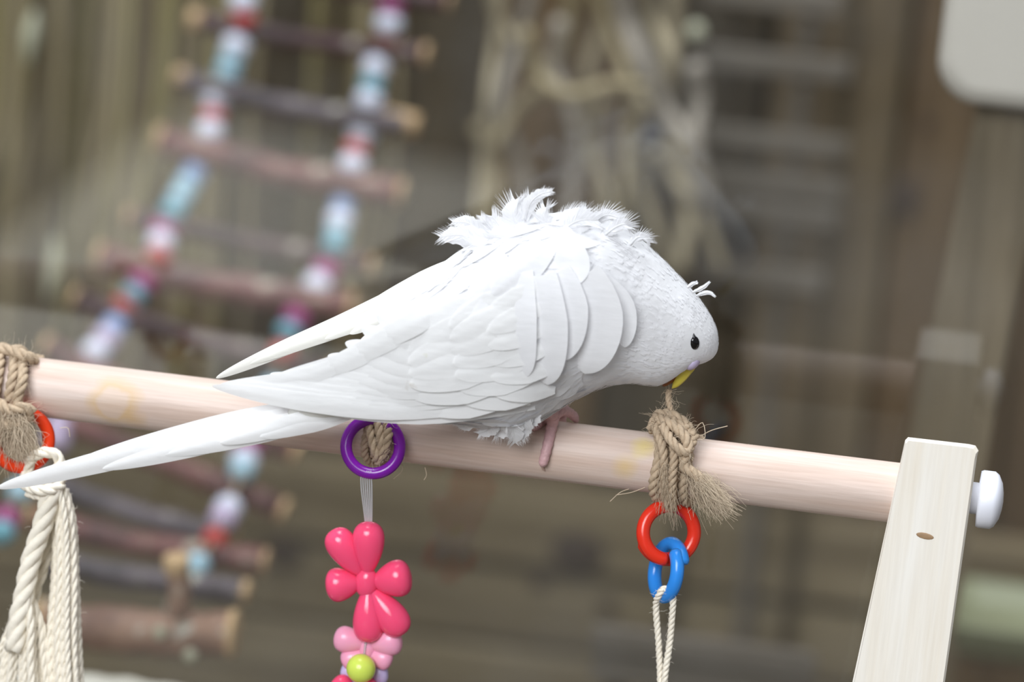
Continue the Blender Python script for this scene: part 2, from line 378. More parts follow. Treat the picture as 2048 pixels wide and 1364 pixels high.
# horizontal rails low on the wall
def zat(px, py, Y): return W(px, py, Y)[2]
ry = 600
for k, (ya, yb) in enumerate(((985, 1140), (1155, 1300), (1310, 1480))):
    z1 = zat(1100, ya, ry); z0 = zat(1100, yb, ry)
    mk('trim_%d' % (k+1), *box(-620, 519, ry+(k % 2)*2, ry+24, z0, z1, 2), 'plank_rail', smooth=False)['kind'] = 'structure'
def knot(px, py, Y, rx, rz, parent, mat='knot_dark'):
    s = pxmm(px, py, Y); c = W(px, py, Y)
    sub(parent, 'knot', ellipsoid(c, [(rx*s, 0, 0), (0, 1.0, 0), (0, 0, rz*s)], 14, 6), mat)
tr_objs = [o for o in COL.objects if o.name.startswith('trim_')]
knot(1155, 1105, ry-2, 56, 42, tr_objs[0]); knot(565, 1105, ry-2, 40, 34, tr_objs[0]); knot(1080, 1160, ry, 20, 18, tr_objs[1]); knot(1215, 1215, ry, 22, 18, tr_objs[1])
knot(1810, 395, WALLY-4, 32, 40, wl); knot(1855, 250, WALLY-2, 14, 20, wl)

# ================================================================== OBJECTS BEYOND THE GLASS
# pale rounded panel on a slanted post
YS = 205
st = thing('panel_post', 'white rounded wooden panel fixed on a slanted grey-brown post', 'post', (W(1900, 700, YS)[0], YS+20, FLOORZ))
pc0 = W(1866, 203, YS); zb = pc0[2]; zt = zb+75
def rrect(x0, x1, y0, y1, r, n=8):
    pts = []
    for cx, cy, a0 in ((x1-r, y1-r, 0), (x0+r, y1-r, 90), (x0+r, y0+r, 180), (x1-r, y0+r, 270)):
        for i in range(n+1):
            a = math.radians(a0+90*i/n); pts.append((cx+r*math.cos(a), cy+r*math.sin(a)))
    return pts
def pring(Y, ins): return [(x, Y, z) for x, z in rrect(pc0[0]+ins, pc0[0]+95-ins, zb+ins, zt-ins, max(2, 13-ins))]
nn = len(pring(0, 0))
prof = [(YS+12, 1.0), (YS+11, 0), (YS+4, 0), (YS+1.6, 1.2), (YS+0.4, 3.2), (YS, 5.0)]
V = []; F = []
for Y, ins in prof: V += pring(Y, ins)
for i in range(len(prof)-1):
    for j in range(nn): k = (j+1) % nn; F.append((i*nn+j, i*nn+k, (i+1)*nn+k, (i+1)*nn+j)[::-1])
F.append(tuple(range(nn))[::-1])
sub(st, 'panel_rim', (V, F), 'seat_top')
sub(st, 'panel_face', prism(pring(YS, 5.0), pring(YS+2, 5.0)), 'seat_top', smooth=False)
YL = YS+13
la, lb = W(1962, 180, YL), W(2110, 180, YL); lc, ld = W(1850, 730, YL), W(2008, 730, YL)
kk = (FLOORZ-la[2])/(lc[2]-la[2]); lc = la+(lc-la)*kk; kk = (FLOORZ-lb[2])/(ld[2]-lb[2]); ld = lb+(ld-lb)*kk
fr_ = [lc, ld, lb, la]
sub(st, 'post', prism(fr_, [p+np.array([0, 18, 0]) for p in fr_]), 'grey_board', smooth=False)

# slatted panel (pale horizontal slats) right of the vines
tp = thing('slat_panel', 'grey wooden panel of pale horizontal slats between vines and brown planks', 'panel', (W(1540, 400, 590)[0], 590, FLOORZ))
for (ya, yb, xa, xb) in ((-30, 20, 1400, 1690), (105, 152, 1400, 1705), (262, 305, 1400, 1700), (345, 392, 1400, 1690), (400, 445, 1400, 1680), (530, 578, 1400, 1650),):
    a = W(xa, (ya+yb)/2, 585); b2 = W(xb, (ya+yb)/2, 585); s = pxmm(xa, ya, 585); h = (yb-ya)*s/2
    zc = (a[2]+b2[2])/2
    sub(tp, 'slat', box(a[0], b2[0], 583, 591, zc-h, zc+h, 1.2), 'slat_grey', smooth=False)
for xa, w in ((1428, 24), (1580, 30), (1668, 24)):
    c = W(xa, 400, 595); s = pxmm(xa, 400, 595)
    sub(tp, 'upright', box(c[0]-w*s/2, c[0]+w*s/2, 591, 600, FLOORZ, 300, 1.2), 'slat_grey' if xa == 1580 else 'plank_dark', smooth=False)

# hanging reeds at left
rd = thing('hanging_reed_bundle', 'bundle of dried olive and tan reeds hanging against the plank wall', 'dried reeds', W(200, 800, 560))
rng = random.Random(5)
for i in range(46):
    x = rng.uniform(-60, 430) if i < 36 else rng.uniform(450, 760); Y = rng.uniform(470, 585)
    y1 = rng.uniform(420, 1000); dx = rng.uniform(-60, 20)
    P = [W(x+70, -520, Y), W(x+45, -120, Y), W(x+20+rng.uniform(-12, 12), y1*0.35, Y), W(x+rng.uniform(-14, 14), y1*0.7, Y), W(x+dx*0.5-15, y1, Y)]
    r = rng.uniform(8, 19)*pxmm(x, 300, Y)*0.5*1.6
    C = smoothpath(P, 12)
    sub(rd, 'reed', tube(C, r*np.array([0.9, 1, 1, 1.05, 1, 1, 1, .95, .9, .8, .6, .25]), 7), rng.choice(['reed_olive', 'reed_olive', 'reed_tan', 'reed_tan', 'reed_dark']))
for (pts, r) in ((((70, 20), (62, 70), (55, 130)), 17), (((110, 470), (108, 540), (95, 600)), 16)):
    P = smoothpath([W(x, y, 440) for x, y in pts], 10); s = pxmm(60, 60, 440)
    g = Geo(); 
    V, F = tube(P, r*s*np.sin(np.linspace(0.15, math.pi-0.15, 10)), 8); sub(rd, 'leaf', (V, F), 'leaf_pale')
# vine tangle in the middle
vt = thing('vine_tangle', 'tangle of pale dry vine stems hanging behind the bird', 'vines', W(1200, 650, 540))
VP = [[(1010, -60), (990, 90), (975, 200), (965, 330), (950, 470)], [(1075, -60), (1040, 80), (1000, 210), (1045, 330), (1050, 480)], [(985, -60), (1010, 60), (1085, 130), (1150, 210), (1165, 330)],
      [(1150, -60), (1135, 60), (1095, 160), (1030, 220), (985, 300)], [(1215, -60), (1200, 60), (1170, 160), (1190, 260), (1205, 420), (1200, 560)], [(1240, -60), (1250, 40), (1290, 130), (1330, 220), (1385, 300), (1400, 420)],
      [(1345, -60), (1345, 60), (1335, 130), (1290, 170), (1265, 250), (1280, 360), (1320, 480), (1345, 560)], [(1180, -60), (1225, 80), (1260, 170), (1255, 260), (1250, 400), (1255, 520)],
      [(1290, -60), (1300, 30), (1340, 120), (1325, 200), (1290, 240)], [(1120, 40), (1110, 140), (1145, 230), (1150, 330), (1130, 460)], [(1270, 200), (1330, 240), (1360, 300), (1375, 420), (1360, 540)],
      [(1050, 60), (1075, 150), (1140, 190), (1220, 170), (1290, 175)], [(1205, 200), (1185, 300), (1215, 380), (1240, 480)], [(1390, 130), (1400, 200), (1390, 280), (1420, 400)],
      [(1310, 300), (1350, 360), (1400, 420), (1445, 540)], [(960, 250), (985, 330), (985, 440), (975, 560)]]
for i, pts in enumerate(VP):
    if pts[0][1] < 0: pts = [(pts[0][0]*0.5+600, -520), (pts[0][0]*0.8+240, -260)]+pts
    Y = 470+(i*37 % 80); P = smoothpath([W(x, y, Y+(j % 2)*8) for j, (x, y) in enumerate(pts)], 22); r = (15+(i*7 % 12))*pxmm(1200, 200, Y)*0.8
    sub(vt, 'stem', tube(P, r*np.linspace(1.05, 0.75, 22), 8), ('vine_tan', 'vine_grey', 'vine_tan', 'reed_tan')[i % 4])
for (x, y, rx, rz) in ((1305, 265, 26, 34), ):
    s = pxmm(x, y, 455); sub(vt, 'leaf', ellipsoid(W(x, y, 455), [(rx*s, 0, 0), (0, 1.5, 0), (4*s, 0, rz*s)], 12, 8), 'leaf_dark')
s = pxmm(1390, 62, 455); sub(vt, 'seed_head', ellipsoid(W(1392, 62, 455), [(18*s, 0, 0), (0, 14*s, 0), (0, 0, 20*s)], 12, 8), 'leaf_pale')

# stick ladder
ld_ = thing('stick_ladder', 'bird ladder of reddish bark sticks strung with coloured beads', 'ladder', W(270, 1320, 200))
R = [((470, -75), (895, 2), 42, 'bark_dark', 430), ((385, 38), (850, 108), 46, 'bark_dark', 428), ((355, 155), (830, 250), 50, 'bark_grey', 424), ((318, 278), (800, 388), 66, 'bark_red', 415), ((258, 432), (742, 532), 44, 'bark_dark', 405),
     ((200, 515), (704, 612), 66, 'bark_red', 392), ((150, 598), (655, 748), 50, 'bark_dark', 376), ((90, 692), (590, 902), 58, 'bark_red', 355), ((60, 815), (565, 1020), 56, 'bark_red', 330), ((30, 935), (462, 1078), 58, 'bark_grey', 300),
     ((60, 1035), (528, 1122), 62, 'bark_red', 272), ((70, 1120), (490, 1184), 56, 'bark_grey', 244), ((85, 1243), (465, 1268), 108, 'bark_log', 205)]
lr = random.Random(3)
for i, (a, b2, th, mt, Y) in enumerate(R):
    A = W(*a, Y); B = W(*b2, Y); r = th/2*pxmm(*a, Y)*0.86
    n = 14; t = np.linspace(0, 1, n); bow = np.sin(t*math.pi)[:, None]*np.array([0, lr.uniform(-3, 3), -lr.uniform(0.5, 2.5)])
    P = A+(B-A)*t[:, None]+bow+np.array([[lr.uniform(-.3, .3) for _ in range(3)] for _ in range(n)])
    rung = sub(ld_, 'rung', tube(P, r*np.array([lr.uniform(0.9, 1.1) for _ in range(n)]), 10), mt)
    d = (B-A)/np.linalg.norm(B-A)
    for e, p, sg in ((0, P[0], -1), (1, P[-1], 1)):
        ln = 2.5
        if i == 2 and e == 1: ln = 12
        if i in (1, 2) and e == 0: ln = 5
        sub(rung, 'cut_end', tube(np.array([p-d*sg*(ln-1.6), p+d*sg*1.0, p+d*sg*1.3]), [r*1.06, r*1.06, r*0.9], 12), 'cut_wood')
    if i == 12:
        q = W(355, 1225, Y-8); q2 = W(352, 1122, Y-14); rr = 24*pxmm(355, 1150, Y)
        sub(rung, 'twig_stub', tube(smoothpath([q, (q+q2)/2+np.array([1, 0, 0]), q2], 8), rr*np.array([1.15, 1, .95, .95, 1, 1, 1, 1]), 10), 'bark_log')
        sub(rung, 'cut_end', tube(np.array([q2-(q2-q)*0.18, q2+np.array([0, 0, 1]), q2+np.array([0, 0, 1.3])]), [rr*1.1, rr*1.1, rr*.9], 12), 'cut_wood')
        for (x, y) in ((320, 1265), (360, 1232), (380, 1310)):
            c = W(x, y, Y-9.3); s = pxmm(x, y, Y); sub(rung, 'lichen', ellipsoid(c, [(14*s, 0, 0), (0, 1.2, 0), (0, 0, 13*s)], 10, 6), 'leaf_pale')
BL = [[(487, 2, 'bead_white'), (488, 38, 'bead_red'), (472, 92, 'bead_white'), (464, 115, 'bead_sky'), (456, 142, 'bead_sky'), (430, 200, 'bead_white'), (426, 231, 'bead_red'), (420, 262, 'bead_white'), (390, 345, 'bead_blue'), (374, 372, 'bead_sky'), (360, 398, 'bead_sky'), (345, 424, 'bead_teal'),
       (326, 462, 'bead_magenta'), (321, 487, 'bead_white'), (317, 512, 'bead_red'), (285, 567, 'bead_magenta'), (268, 590, 'bead_teal'), (247, 614, 'bead_red'), (228, 655, 'bead_blue'), (212, 680, 'bead_lilac'), (190, 706, 'bead_white'), (155, 770, 'bead_magenta'), (118, 850, 'bead_lilac'), (112, 880, 'bead_lilac'), (40, 985, 'bead_sky'), (12, 1040, 'bead_magenta'), (4, 1065, 'bead_teal')],
      [(783, 10, 'bead_magenta'), (778, 46, 'bead_white'), (772, 84, 'bark_red'), (752, 134, 'bead_white'), (744, 168, 'bead_teal'), (738, 200, 'bead_white'), (724, 265, 'bead_white'), (712, 298, 'bead_red'), (705, 330, 'bead_white'), (686, 412, 'bead_blue'), (680, 440, 'bead_white'), (675, 466, 'bead_sky'), (670, 492, 'bead_teal'),
       (652, 543, 'bead_magenta'), (634, 570, 'bead_white'), (592, 638, 'bead_magenta'), (577, 664, 'bead_teal'), (566, 704, 'bead_red'), (545, 780, 'bead_sky'), (497, 893, 'bead_magenta'), (488, 922, 'bead_white'), (484, 940, 'bead_sky'), (456, 1018, 'bead_white'), (446, 1038, 'bead_lilac'), (428, 1080, 'bead_red'), (395, 1130, 'bead_sky')]]
ypx = [(-75, 430), (70, 428), (200, 424), (330, 415), (480, 405), (560, 392), (670, 376), (800, 355), (920, 330), (1000, 300), (1080, 272), (1150, 244), (1250, 205)]
def ladY(x, y): 
    return float(np.interp(y-(x-430)*0.23, [a for a, _ in ypx], [b2 for _, b2 in ypx]))
for side in BL:
    P = [W(x, y, ladY(x, y)) for x, y, _ in side]
    P = [P[0]+np.array([1, 0, 130])]+P
    sub(ld_, 'cord', tube(np.array(P), 1.0, 6), 'cord_brown')
    for j, (x, y, mt) in enumerate(side):
        c = P[j+1]; s = pxmm(x, y, ladY(x, y)); nx = P[min(j+2, len(P)-1)]-P[j]; nx /= np.linalg.norm(nx)
        u = np.cross(nx, [0, 1, 0]); u /= np.linalg.norm(u); v = np.cross(nx, u); rr = 30*s
        hgt = (20 if mt in ('bead_red', 'bead_teal', 'bark_red', 'bead_magenta') else 27)*s
        if mt in ('bead_red', 'bead_teal', 'bead_sky', 'bead_blue'): rr *= 0.9
        sub(ld_, 'bead', ellipsoid(c, [u*rr, v*rr, nx*hgt], 14, 8), mt)

# fleece pad below the ladder
zf = W(300, 1322, 205)[2]-9*0.0
zlog = W(275, 1256, 205)[2]-54*pxmm(275, 1256, 205)*0.95
V = []; F = []; nx_, ny_ = 40, 30; x0 = W(-120, 1350, 205)[0]; x1 = W(560, 1350, 205)[0]; y0, y1 = 118, 186
zlog = W(300, 1345, 186)[2]
for j in range(ny_+1):
    for i in range(nx_+1):
        x = x0+(x1-x0)*i/nx_; y = y0+(y1-y0)*j/ny_; e = min(i, nx_-i, 2*j, 2*(ny_-j))/6; e = min(1, e)
        z = zlog-1-14*(1-math.sqrt(max(0, 1-(1-e)**2)))+1.6*mnoise.noise((x/9, y/9, 0))
        V.append((x, y, z))
for j in range(ny_):
    for i in range(nx_): k = j*(nx_+1)+i; F.append((k, k+1, k+nx_+2, k+nx_+1))
# skirt to the support
per = [i for i in range(nx_+1)]+[j*(nx_+1)+nx_ for j in range(1, ny_+1)]+[ny_*(nx_+1)+i for i in range(nx_-1, -1, -1)]+[j*(nx_+1) for j in range(ny_-1, 0, -1)]
k0 = len(V)
for i in per: V.append((V[i][0], V[i][1], zlog-40))
for a in range(len(per)): b2 = (a+1) % len(per); F.append((per[b2], per[a], k0+a, k0+b2))
F.append(tuple(range(k0, k0+len(per))))
tag(mk('fleece_pad', V, F, 'fleece'), 'fluffy white fleece pad under the stick ladder', 'pad')
sh = thing('shelf_box', 'low wooden box holding up the fleece pad beyond the glass', 'box', ((x0+x1)/2, 150, FLOORZ))
sub(sh, 'front_panel', box(x0, x1, 124, 134, FLOORZ, zlog-42, 1), 'plank_rail', smooth=False)
sub(sh, 'back_panel', box(x0, x1, 172, 182, FLOORZ, zlog-42, 1), 'plank_rail', smooth=False)
sub(sh, 'top_panel', box(x0-2, x1+2, 118, 188, zlog-42, zlog-40, .5), 'plank_rail', smooth=False)
# pale green tray at the right
Yt = 420
a = W(1905, 1190, Yt); b2 = W(2150, 1320, Yt); ty = thing('green_tray', 'pale green plastic tray on a brown stand beside the plank wall', 'tray', ((a[0]+b2[0])/2, Yt+40, FLOORZ))
zt_, zb_ = W(2000, 1262, Yt)[2], W(2000, 1326, Yt)[2]
g = Geo(); fr2 = []
def trayring(z, ins): return [(x, y, z) for x, y in rrect(a[0]+ins, b2[0]-ins, Yt+ins, Yt+70-ins, max(1, 10-ins))]
prof = [(zb_, 5), (zb_+1, 3), (zt_-2, 0), (zt_, -1.5), (zt_+0.8, 0), (zt_-1, 2), (zb_+4, 6)]
V = []; F = []; nn = len(trayring(0, 0))
for z, ins in prof: V += trayring(z, ins)
for i in range(len(prof)-1):
    for j in range(nn): k = (j+1) % nn; F.append((i*nn+j, i*nn+k, (i+1)*nn+k, (i+1)*nn+j))
F.append(tuple(range(nn))[::-1]); F.append(tuple((len(prof)-1)*nn+j for j in range(nn)))
sub(ty, 'basin', (V, F), 'green_tray')
sub(ty, 'stand', box(a[0]+4, b2[0]-4, Yt+6, Yt+64, FLOORZ, zb_-0.1, 2), 'plank_brown', smooth=False)
# pale rails with rounded ends, added in place of bars reflected in the glass
Yb = 330
for (ya, yb) in ((1285, 1330), (1336, 1390)):
    pa_ = W(1180, (ya+yb)/2, Yb); pb_ = W(1635, (ya+yb)/2, Yb); h = (yb-ya)/2*pxmm(1400, 1300, Yb); zc = (pa_[2]+pb_[2])/2
    out = [(pa_[0], zc-h), (pb_[0]-h, zc-h)]+[(pb_[0]-h+h*math.sin(t), zc-h*math.cos(t)) for t in np.linspace(0.2, math.pi-0.2, 8)]+[(pb_[0]-h, zc+h), (pa_[0], zc+h)]
    if ya == 1285: rk = thing('reflection_rails', 'low rack of two pale grey rails with rounded ends, standing in for a faint reflection', 'rack', ((pa_[0]+pb_[0])/2, Yb+4, FLOORZ))
    sub(rk, 'rail', prism([(x, Yb, z) for x, z in out], [(x, Yb+8, z) for x, z in out]), 'slat_grey', smooth=False)
for xx in (pa_[0]+4, pb_[0]-40):
    sub(rk, 'upright', box(xx, xx+8, Yb+8, Yb+14, FLOORZ, zc+14, .5), 'plank_dark', smooth=False)

# ================================================================== PERCH STAND
ps = thing('perch_stand', 'pale pine perch with round dowel and square posts in front of the glass', 'perch', (40, 0, FLOORZ))
RD = 7.2
xl = W(-720, 735, 0)[0]; xr = W(1835, 990, 0)[0]
n = 60; a_ = np.linspace(0, 2*math.pi, 40, endpoint=False)
P = np.array([(xl+(xr-xl)*i/(n-1), 0, 0) for i in range(n)])
dowel = sub(ps, 'dowel', tube(P, RD, 40), 'pine_dowel')
BVD = BVHTree.FromPolygons([Vector(v) for v in tube(P, RD, 40)[0]], tube(P, RD, 40)[1])
def post(front, back_off, mat='pine_post'):
    # bevelled post from a front outline
    f = np.array(front); c = f.mean(0); bk = f+np.array([0, back_off, 0]); bk[f[:, 2] > -60, 2] -= back_off*0.26
    i1 = c+(f-c)*np.array([0.955, 1, 0.993]); n = len(f)
    V = [tuple(p) for p in i1]+[tuple(p+np.array([0, 0.9, 0])) for p in f]+[tuple(p) for p in bk]
    F = [tuple(range(n))]
    for k in (0, 1):
        for i in range(n): j = (i+1) % n; F.append((k*n+j, k*n+i, (k+1)*n+i, (k+1)*n+j))
    F.append(tuple(range(3*n-1, 2*n-1, -1)))
    return V, F
YP = -10.0
f = [W(1705, 1364, YP), W(1890, 1364, YP), W(1954, 915, YP), W(1957, 903, YP), W(1951, 893, YP), W(1938, 890, YP), W(1816, 876, YP), W(1810, 882, YP)]
dl = f[0]-f[7]; dr = f[1]-f[2]
bl = f[7]+dl*((FLOORZ+8-f[7][2])/dl[2]); br = f[2]+dr*((FLOORZ+8-f[2][2])/dr[2])
f = [bl, br]+f[2:]
po = sub(ps, 'post', post(f, 19), 'pine_post', smooth=False)
kc = W(1850, 1072, YP); s = pxmm(1850, 1072, YP)
sub(po, 'knot', ellipsoid(kc, [(18*s, 0, -2*s), (0, 0.12, 0), (1*s, 0, 6.5*s)], 16, 6), 'knot_pale')
# mirror post at the far end of the dowel
xm = (xl+xr)/2
f2 = [np.array([2*xm-p[0]-0, p[1], p[2]]) for p in f][::-1]
sub(ps, 'post', post(f2, 19), 'pine_post', smooth=False)
for q in (f, f2):
    xa = min(p[0] for p in q if p[2] < FLOORZ+10); xb = max(p[0] for p in q if p[2] < FLOORZ+10)
    sub(ps, 'foot', box(xa-2, xb+2, -60, 55, FLOORZ, FLOORZ+9, 1.5), 'pine_post', smooth=False)
# knob
kc = W(1957, 1000, 0); rk_ = 58*pxmm(1980, 1000, 0); ax = W(2007, 1001, 0)[0]
xk0 = W(1953, 1000, 0)[0]; xk1 = ax; kz = W(1980, 1000, 0)[2]
prof = [(xk0-4.0, rk_*0.55), (xk0+0.2, rk_*0.55), (xk0+0.4, rk_*0.96), (xk0+1.0, rk_), (xk1-2.6, rk_), (xk1-1.6, rk_*0.9), (xk1-0.6, rk_*0.62), (xk1-0.15, rk_*0.3), (xk1, 0.02)]
V = []; F = []; nn = 32
for x, r in prof:
    for j in range(nn): t = 2*math.pi*j/nn; V.append((x, r*math.cos(t), kz+r*math.sin(t)))
for i in range(len(prof)-1):
    for j in range(nn): k = (j+1) % nn; F.append((i*nn+j, i*nn+k, (i+1)*nn+k, (i+1)*nn+j)[::-1])
F.append(tuple(range(nn)))
sub(ps, 'screw_cap', (V, F), 'white_plastic', label='white plastic screw cap')

# ================================================================== RINGS
def ringgeo(c, R, r, e1, e2, a0, sweep=1.04, pitch=0.0, flat=1.0, n=64, sides=14):
    e3 = np.cross(e1, e2); V = []; F = []
    for i in range(n+1):
        t = i/n; a = a0+2*math.pi*sweep*t; d = math.cos(a)*e1+math.sin(a)*e2; off = e3*pitch*(t-0.5)
        rr = r if 0 < i < n else r*0.75
        for j in range(sides):
            b2 = 2*math.pi*j/sides; V.append(c+d*(R+rr*math.cos(b2)*flat)+off+e3*rr*math.sin(b2))
    for i in range(n):
        for j in range(sides): k = (j+1) % sides; F.append((i*sides+j, (i+1)*sides+j, (i+1)*sides+k, i*sides+k))
    F.append(tuple(range(sides))); F.append(tuple(n*sides+j for j in range(sides))[::-1])
    return V, F
ex = RIGHT/np.linalg.norm(RIGHT); eu = UP/np.linalg.norm(UP); ea = AWAY/np.linalg.norm(AWAY)
S0 = pxmm(1000, 900, -9)
YR1 = -10.6
c = W(746, 893, YR1)
V, F = ringgeo(c, 54*S0, 12*S0, ex, eu, math.radians(28), 1.08, 1.8, 1.0)
tag(mk('plastic_ring', V, F, 'purple'), 'purple plastic split ring tied under the bird', 'ring')
c = W(1337, 1065, -4)
t = math.radians(12); e1 = ex*math.cos(t)+ea*math.sin(t)
V, F = ringgeo(c, 54*S0, 14*S0, e1, eu, math.radians(200), 1.18, 2.4)
tag(mk('plastic_ring', V, F, 'red_ring'), 'red plastic split ring linked to a blue ring', 'ring')
c = W(1334, 1140, -4); t = math.radians(65); e1 = (ex*math.cos(t)-ea*math.sin(t)); tl = math.radians(-9); 
e1b = e1; e2b = eu*math.cos(tl)-ex*math.sin(tl)*0.9; e2b /= np.linalg.norm(e2b)
e1b = e1b-e2b*(e1b@e2b); e1b /= np.linalg.norm(e1b)
V, F = ringgeo(c, 54*S0, 14*S0, e1b, e2b, math.radians(20), 1.08, 1.6)
tag(mk('plastic_ring', V, F, 'blue_ring'), 'blue plastic ring hanging from the red ring', 'ring')
c = W(44, 880, -9); t = math.radians(25); e1 = ex*math.cos(t)+ea*math.sin(t)
V, F = ringgeo(c, 56*S0, 13*S0, e1, eu, math.radians(100), 1.08, 2.0)
tag(mk('plastic_ring', V, F, 'orange_ring'), 'orange-red plastic ring holding the cotton tassel', 'ring')

# ================================================================== TWINE TIES
def xpx(px): return W(px, 777+0.1233*(px-100), 0)[0]
def wrap(xa, xb, turns, r, rad, n=None):
    n = n or int(turns*26); P = []
    for i in range(n+1):
        t = i/n; a = 2*math.pi*turns*t+0.8; P.append((xa+(xb-xa)*t+0.5*math.sin(3*a), rad*math.cos(a), rad*math.sin(a)))
    return rope(P, r, 3, r*5.0, n=n*2)
def fuzz(P, r, n, ln, g, rnd):
    for _ in range(n):
        p = P[rnd.randrange(len(P))]
        d = np.array([rnd.gauss(0, 1) for _ in range(3)]); d /= np.linalg.norm(d)
        fibres(g, p+d*r*0.8, d*0.8, 1, ln, 0.5, 0.045, 0.7, rnd)
rn = random.Random(21)
# --- right tie with the knot the bird is chewing
t3 = thing('twine_tie', 'frayed jute twine knot that the bird is chewing, above the red ring', 'twine', W(1340, 1020, -4))
sub(t3, 'wrapped_twine', wrap(xpx(1312), xpx(1388), 4, 1.35, RD+1.2), 'jute')
def cordpart(par, name, pts, r, mat, plies=3, taper=1.0):
    P = [W(x, y, Y) for x, y, Y in pts]; g = rope(P, r, plies, r*5.2, taper=taper); return sub(par, name, g, mat), smoothpath(P, 30)
fz = Geo()
for pts, r, mt in (([(1310, 850, -6), (1325, 895, -10.5), (1330, 960, -10), (1338, 1015, -7)], 1.15, 'jute'), ([(1335, 850, -7), (1348, 900, -11), (1345, 960, -11), (1345, 1020, -7)], 1.1, 'jute'),
                   ([(1310, 835, -4), (1345, 850, -9), (1375, 885, -11.5), (1368, 930, -12), (1392, 950, -12.5), (1420, 985, -12)], 1.35, 'jute'), ([(1390, 870, -8), (1372, 905, -12.5), (1345, 885, -13), (1325, 850, -9)], 1.2, 'jute'),
                   ([(1330, 868, -6), (1338, 838, -4), (1350, 845, -6), (1375, 860, -8)], 1.3, 'jute'), ([(1302, 862, -5), (1318, 830, -2), (1345, 832, -4), (1372, 850, -5), (1385, 875, -9)], 1.4, 'jute'),
                   ([(1345, 850, -4), (1341, 820, -2), (1337, 798, -1), (1338, 780, 0)], 0.75, 'jute')):
    o, P = cordpart(t3, 'twine', pts, r, mt)
    fuzz(P, r, 45, 4.5, fz, rn)
    if pts[0][:2] == (1345, 850): fuzz(P, 0.6, 30, 3.0, fz, rn)
# frayed end
e0 = W(1400, 960, -12.5)
def fray(center, tip, n, width, r=0.06):
    for _ in range(n):
        a = center+np.array([rn.gauss(0, width*0.25) for _ in range(3)]); b2 = tip+np.array([rn.gauss(0, width*0.55), rn.gauss(0, width*0.5), rn.gauss(0, width*0.5)])
        m_ = (a+b2)/2+np.array([rn.gauss(0, width*0.3) for _ in range(3)]); fz.add(*tube(smoothpath([a, m_, b2], 6), np.linspace(r, r*0.6, 6), 3, caps=False))
fray(e0, W(1440, 1012, -12), 520, 3.9, 0.05); fray(W(1380, 940, -12), W(1400, 1010, -11), 90, 3)
fray(W(1340, 850, -5), W(1320, 842, -6), 60, 2.6); fray(W(1330, 930, -11), W(1335, 1015, -9), 90, 2.6); fray(W(1345, 1010, -7), W(1352, 1050, -5), 18, 1.4)
for pts in (((1390, 880), (1420, 862), (1455, 852)), ((1385, 865), (1405, 845), (1410, 875), (1395, 880)), ((1258, 978), (1240, 985), (1220, 1003)), ((1290, 975), (1262, 985), (1232, 990))):
    P = smoothpath([W(x, y, -6-i) for i, (x, y) in enumerate(pts)], 10); fz.add(*tube(P, 0.10, 4, caps=False))
sub(t3, 'frayed_fibres', fz, 'jute_fibre', kind='stuff')
# --- middle tie
t2 = thing('twine_tie', 'brown jute twine looped from the perch through the purple ring', 'twine', W(755, 930, -9))
sub(t2, 'wrapped_twine', wrap(xpx(738), xpx(794), 3, 1.1, RD+1.0), 'jute')
fz = Geo()
for pts, r, mt in (([(738, 830, -8), (742, 870, -10), (752, 905, -10.8), (760, 925, -9)], 1.2, 'jute'), ([(752, 828, -8), (760, 870, -11), (764, 900, -11), (758, 925, -9)], 1.15, 'jute'), ([(772, 832, -8), (775, 870, -10.5), (768, 905, -10.5), (756, 926, -9)], 1.1, 'jute'),
                   ([(790, 838, -8), (778, 865, -11), (772, 890, -11), (770, 915, -9)], 1.2, 'jute')):
    o, P = cordpart(t2, 'twine', pts, r, mt); fuzz(P, r, 40, 3.2, fz, rn)
for pts in (((800, 920), (805, 940), (787, 958)), ((850, 935), (853, 950), (848, 960))):
    fz.add(*tube(smoothpath([W(x, y, -8) for x, y in pts], 8), 0.08, 4, caps=False))
sub(t2, 'frayed_fibres', fz, 'jute_fibre', kind='stuff')
# --- left tie
t1 = thing('twine_tie', 'frayed jute twine wrapped on the perch above the cotton tassel', 'twine', W(40, 930, -9))
sub(t1, 'wrapped_twine', wrap(xpx(-30), xpx(58), 3, 1.4, RD+1.3), 'jute')
fz = Geo()
for pts, r, mt in (([(-20, 705, -2), (20, 700, -4), (50, 712, -6), (70, 720, -3)], 1.5, 'jute'), ([(45, 705, -2), (45, 760, -10), (35, 800, -11), (40, 840, -10)], 1.35, 'jute'), ([(-10, 800, -10), (20, 820, -12), (45, 815, -13), (65, 825, -11)], 1.5, 'jute'), ([(62, 830, -11), (40, 845, -13), (20, 850, -13), (-5, 840, -11)], 1.4, 'jute')):
    o, P = cordpart(t1, 'twine', pts, r, mt); fuzz(P, r, 45, 4.5, fz, rn)
fray(W(35, 835, -13), W(45, 900, -13), 420, 4.4, 0.05); fray(W(10, 830, -12), W(-5, 895, -12), 260, 3.8, 0.05); fray(W(20, 840, -12), W(20, 925, -11), 60, 4.0)
fz.add(*tube(smoothpath([W(x, y, -9) for x, y in ((120, 856), (136, 856), (140, 874))], 8), 0.09, 4, caps=False))
sub(t1, 'frayed_fibres', fz, 'jute_fibre', kind='stuff')

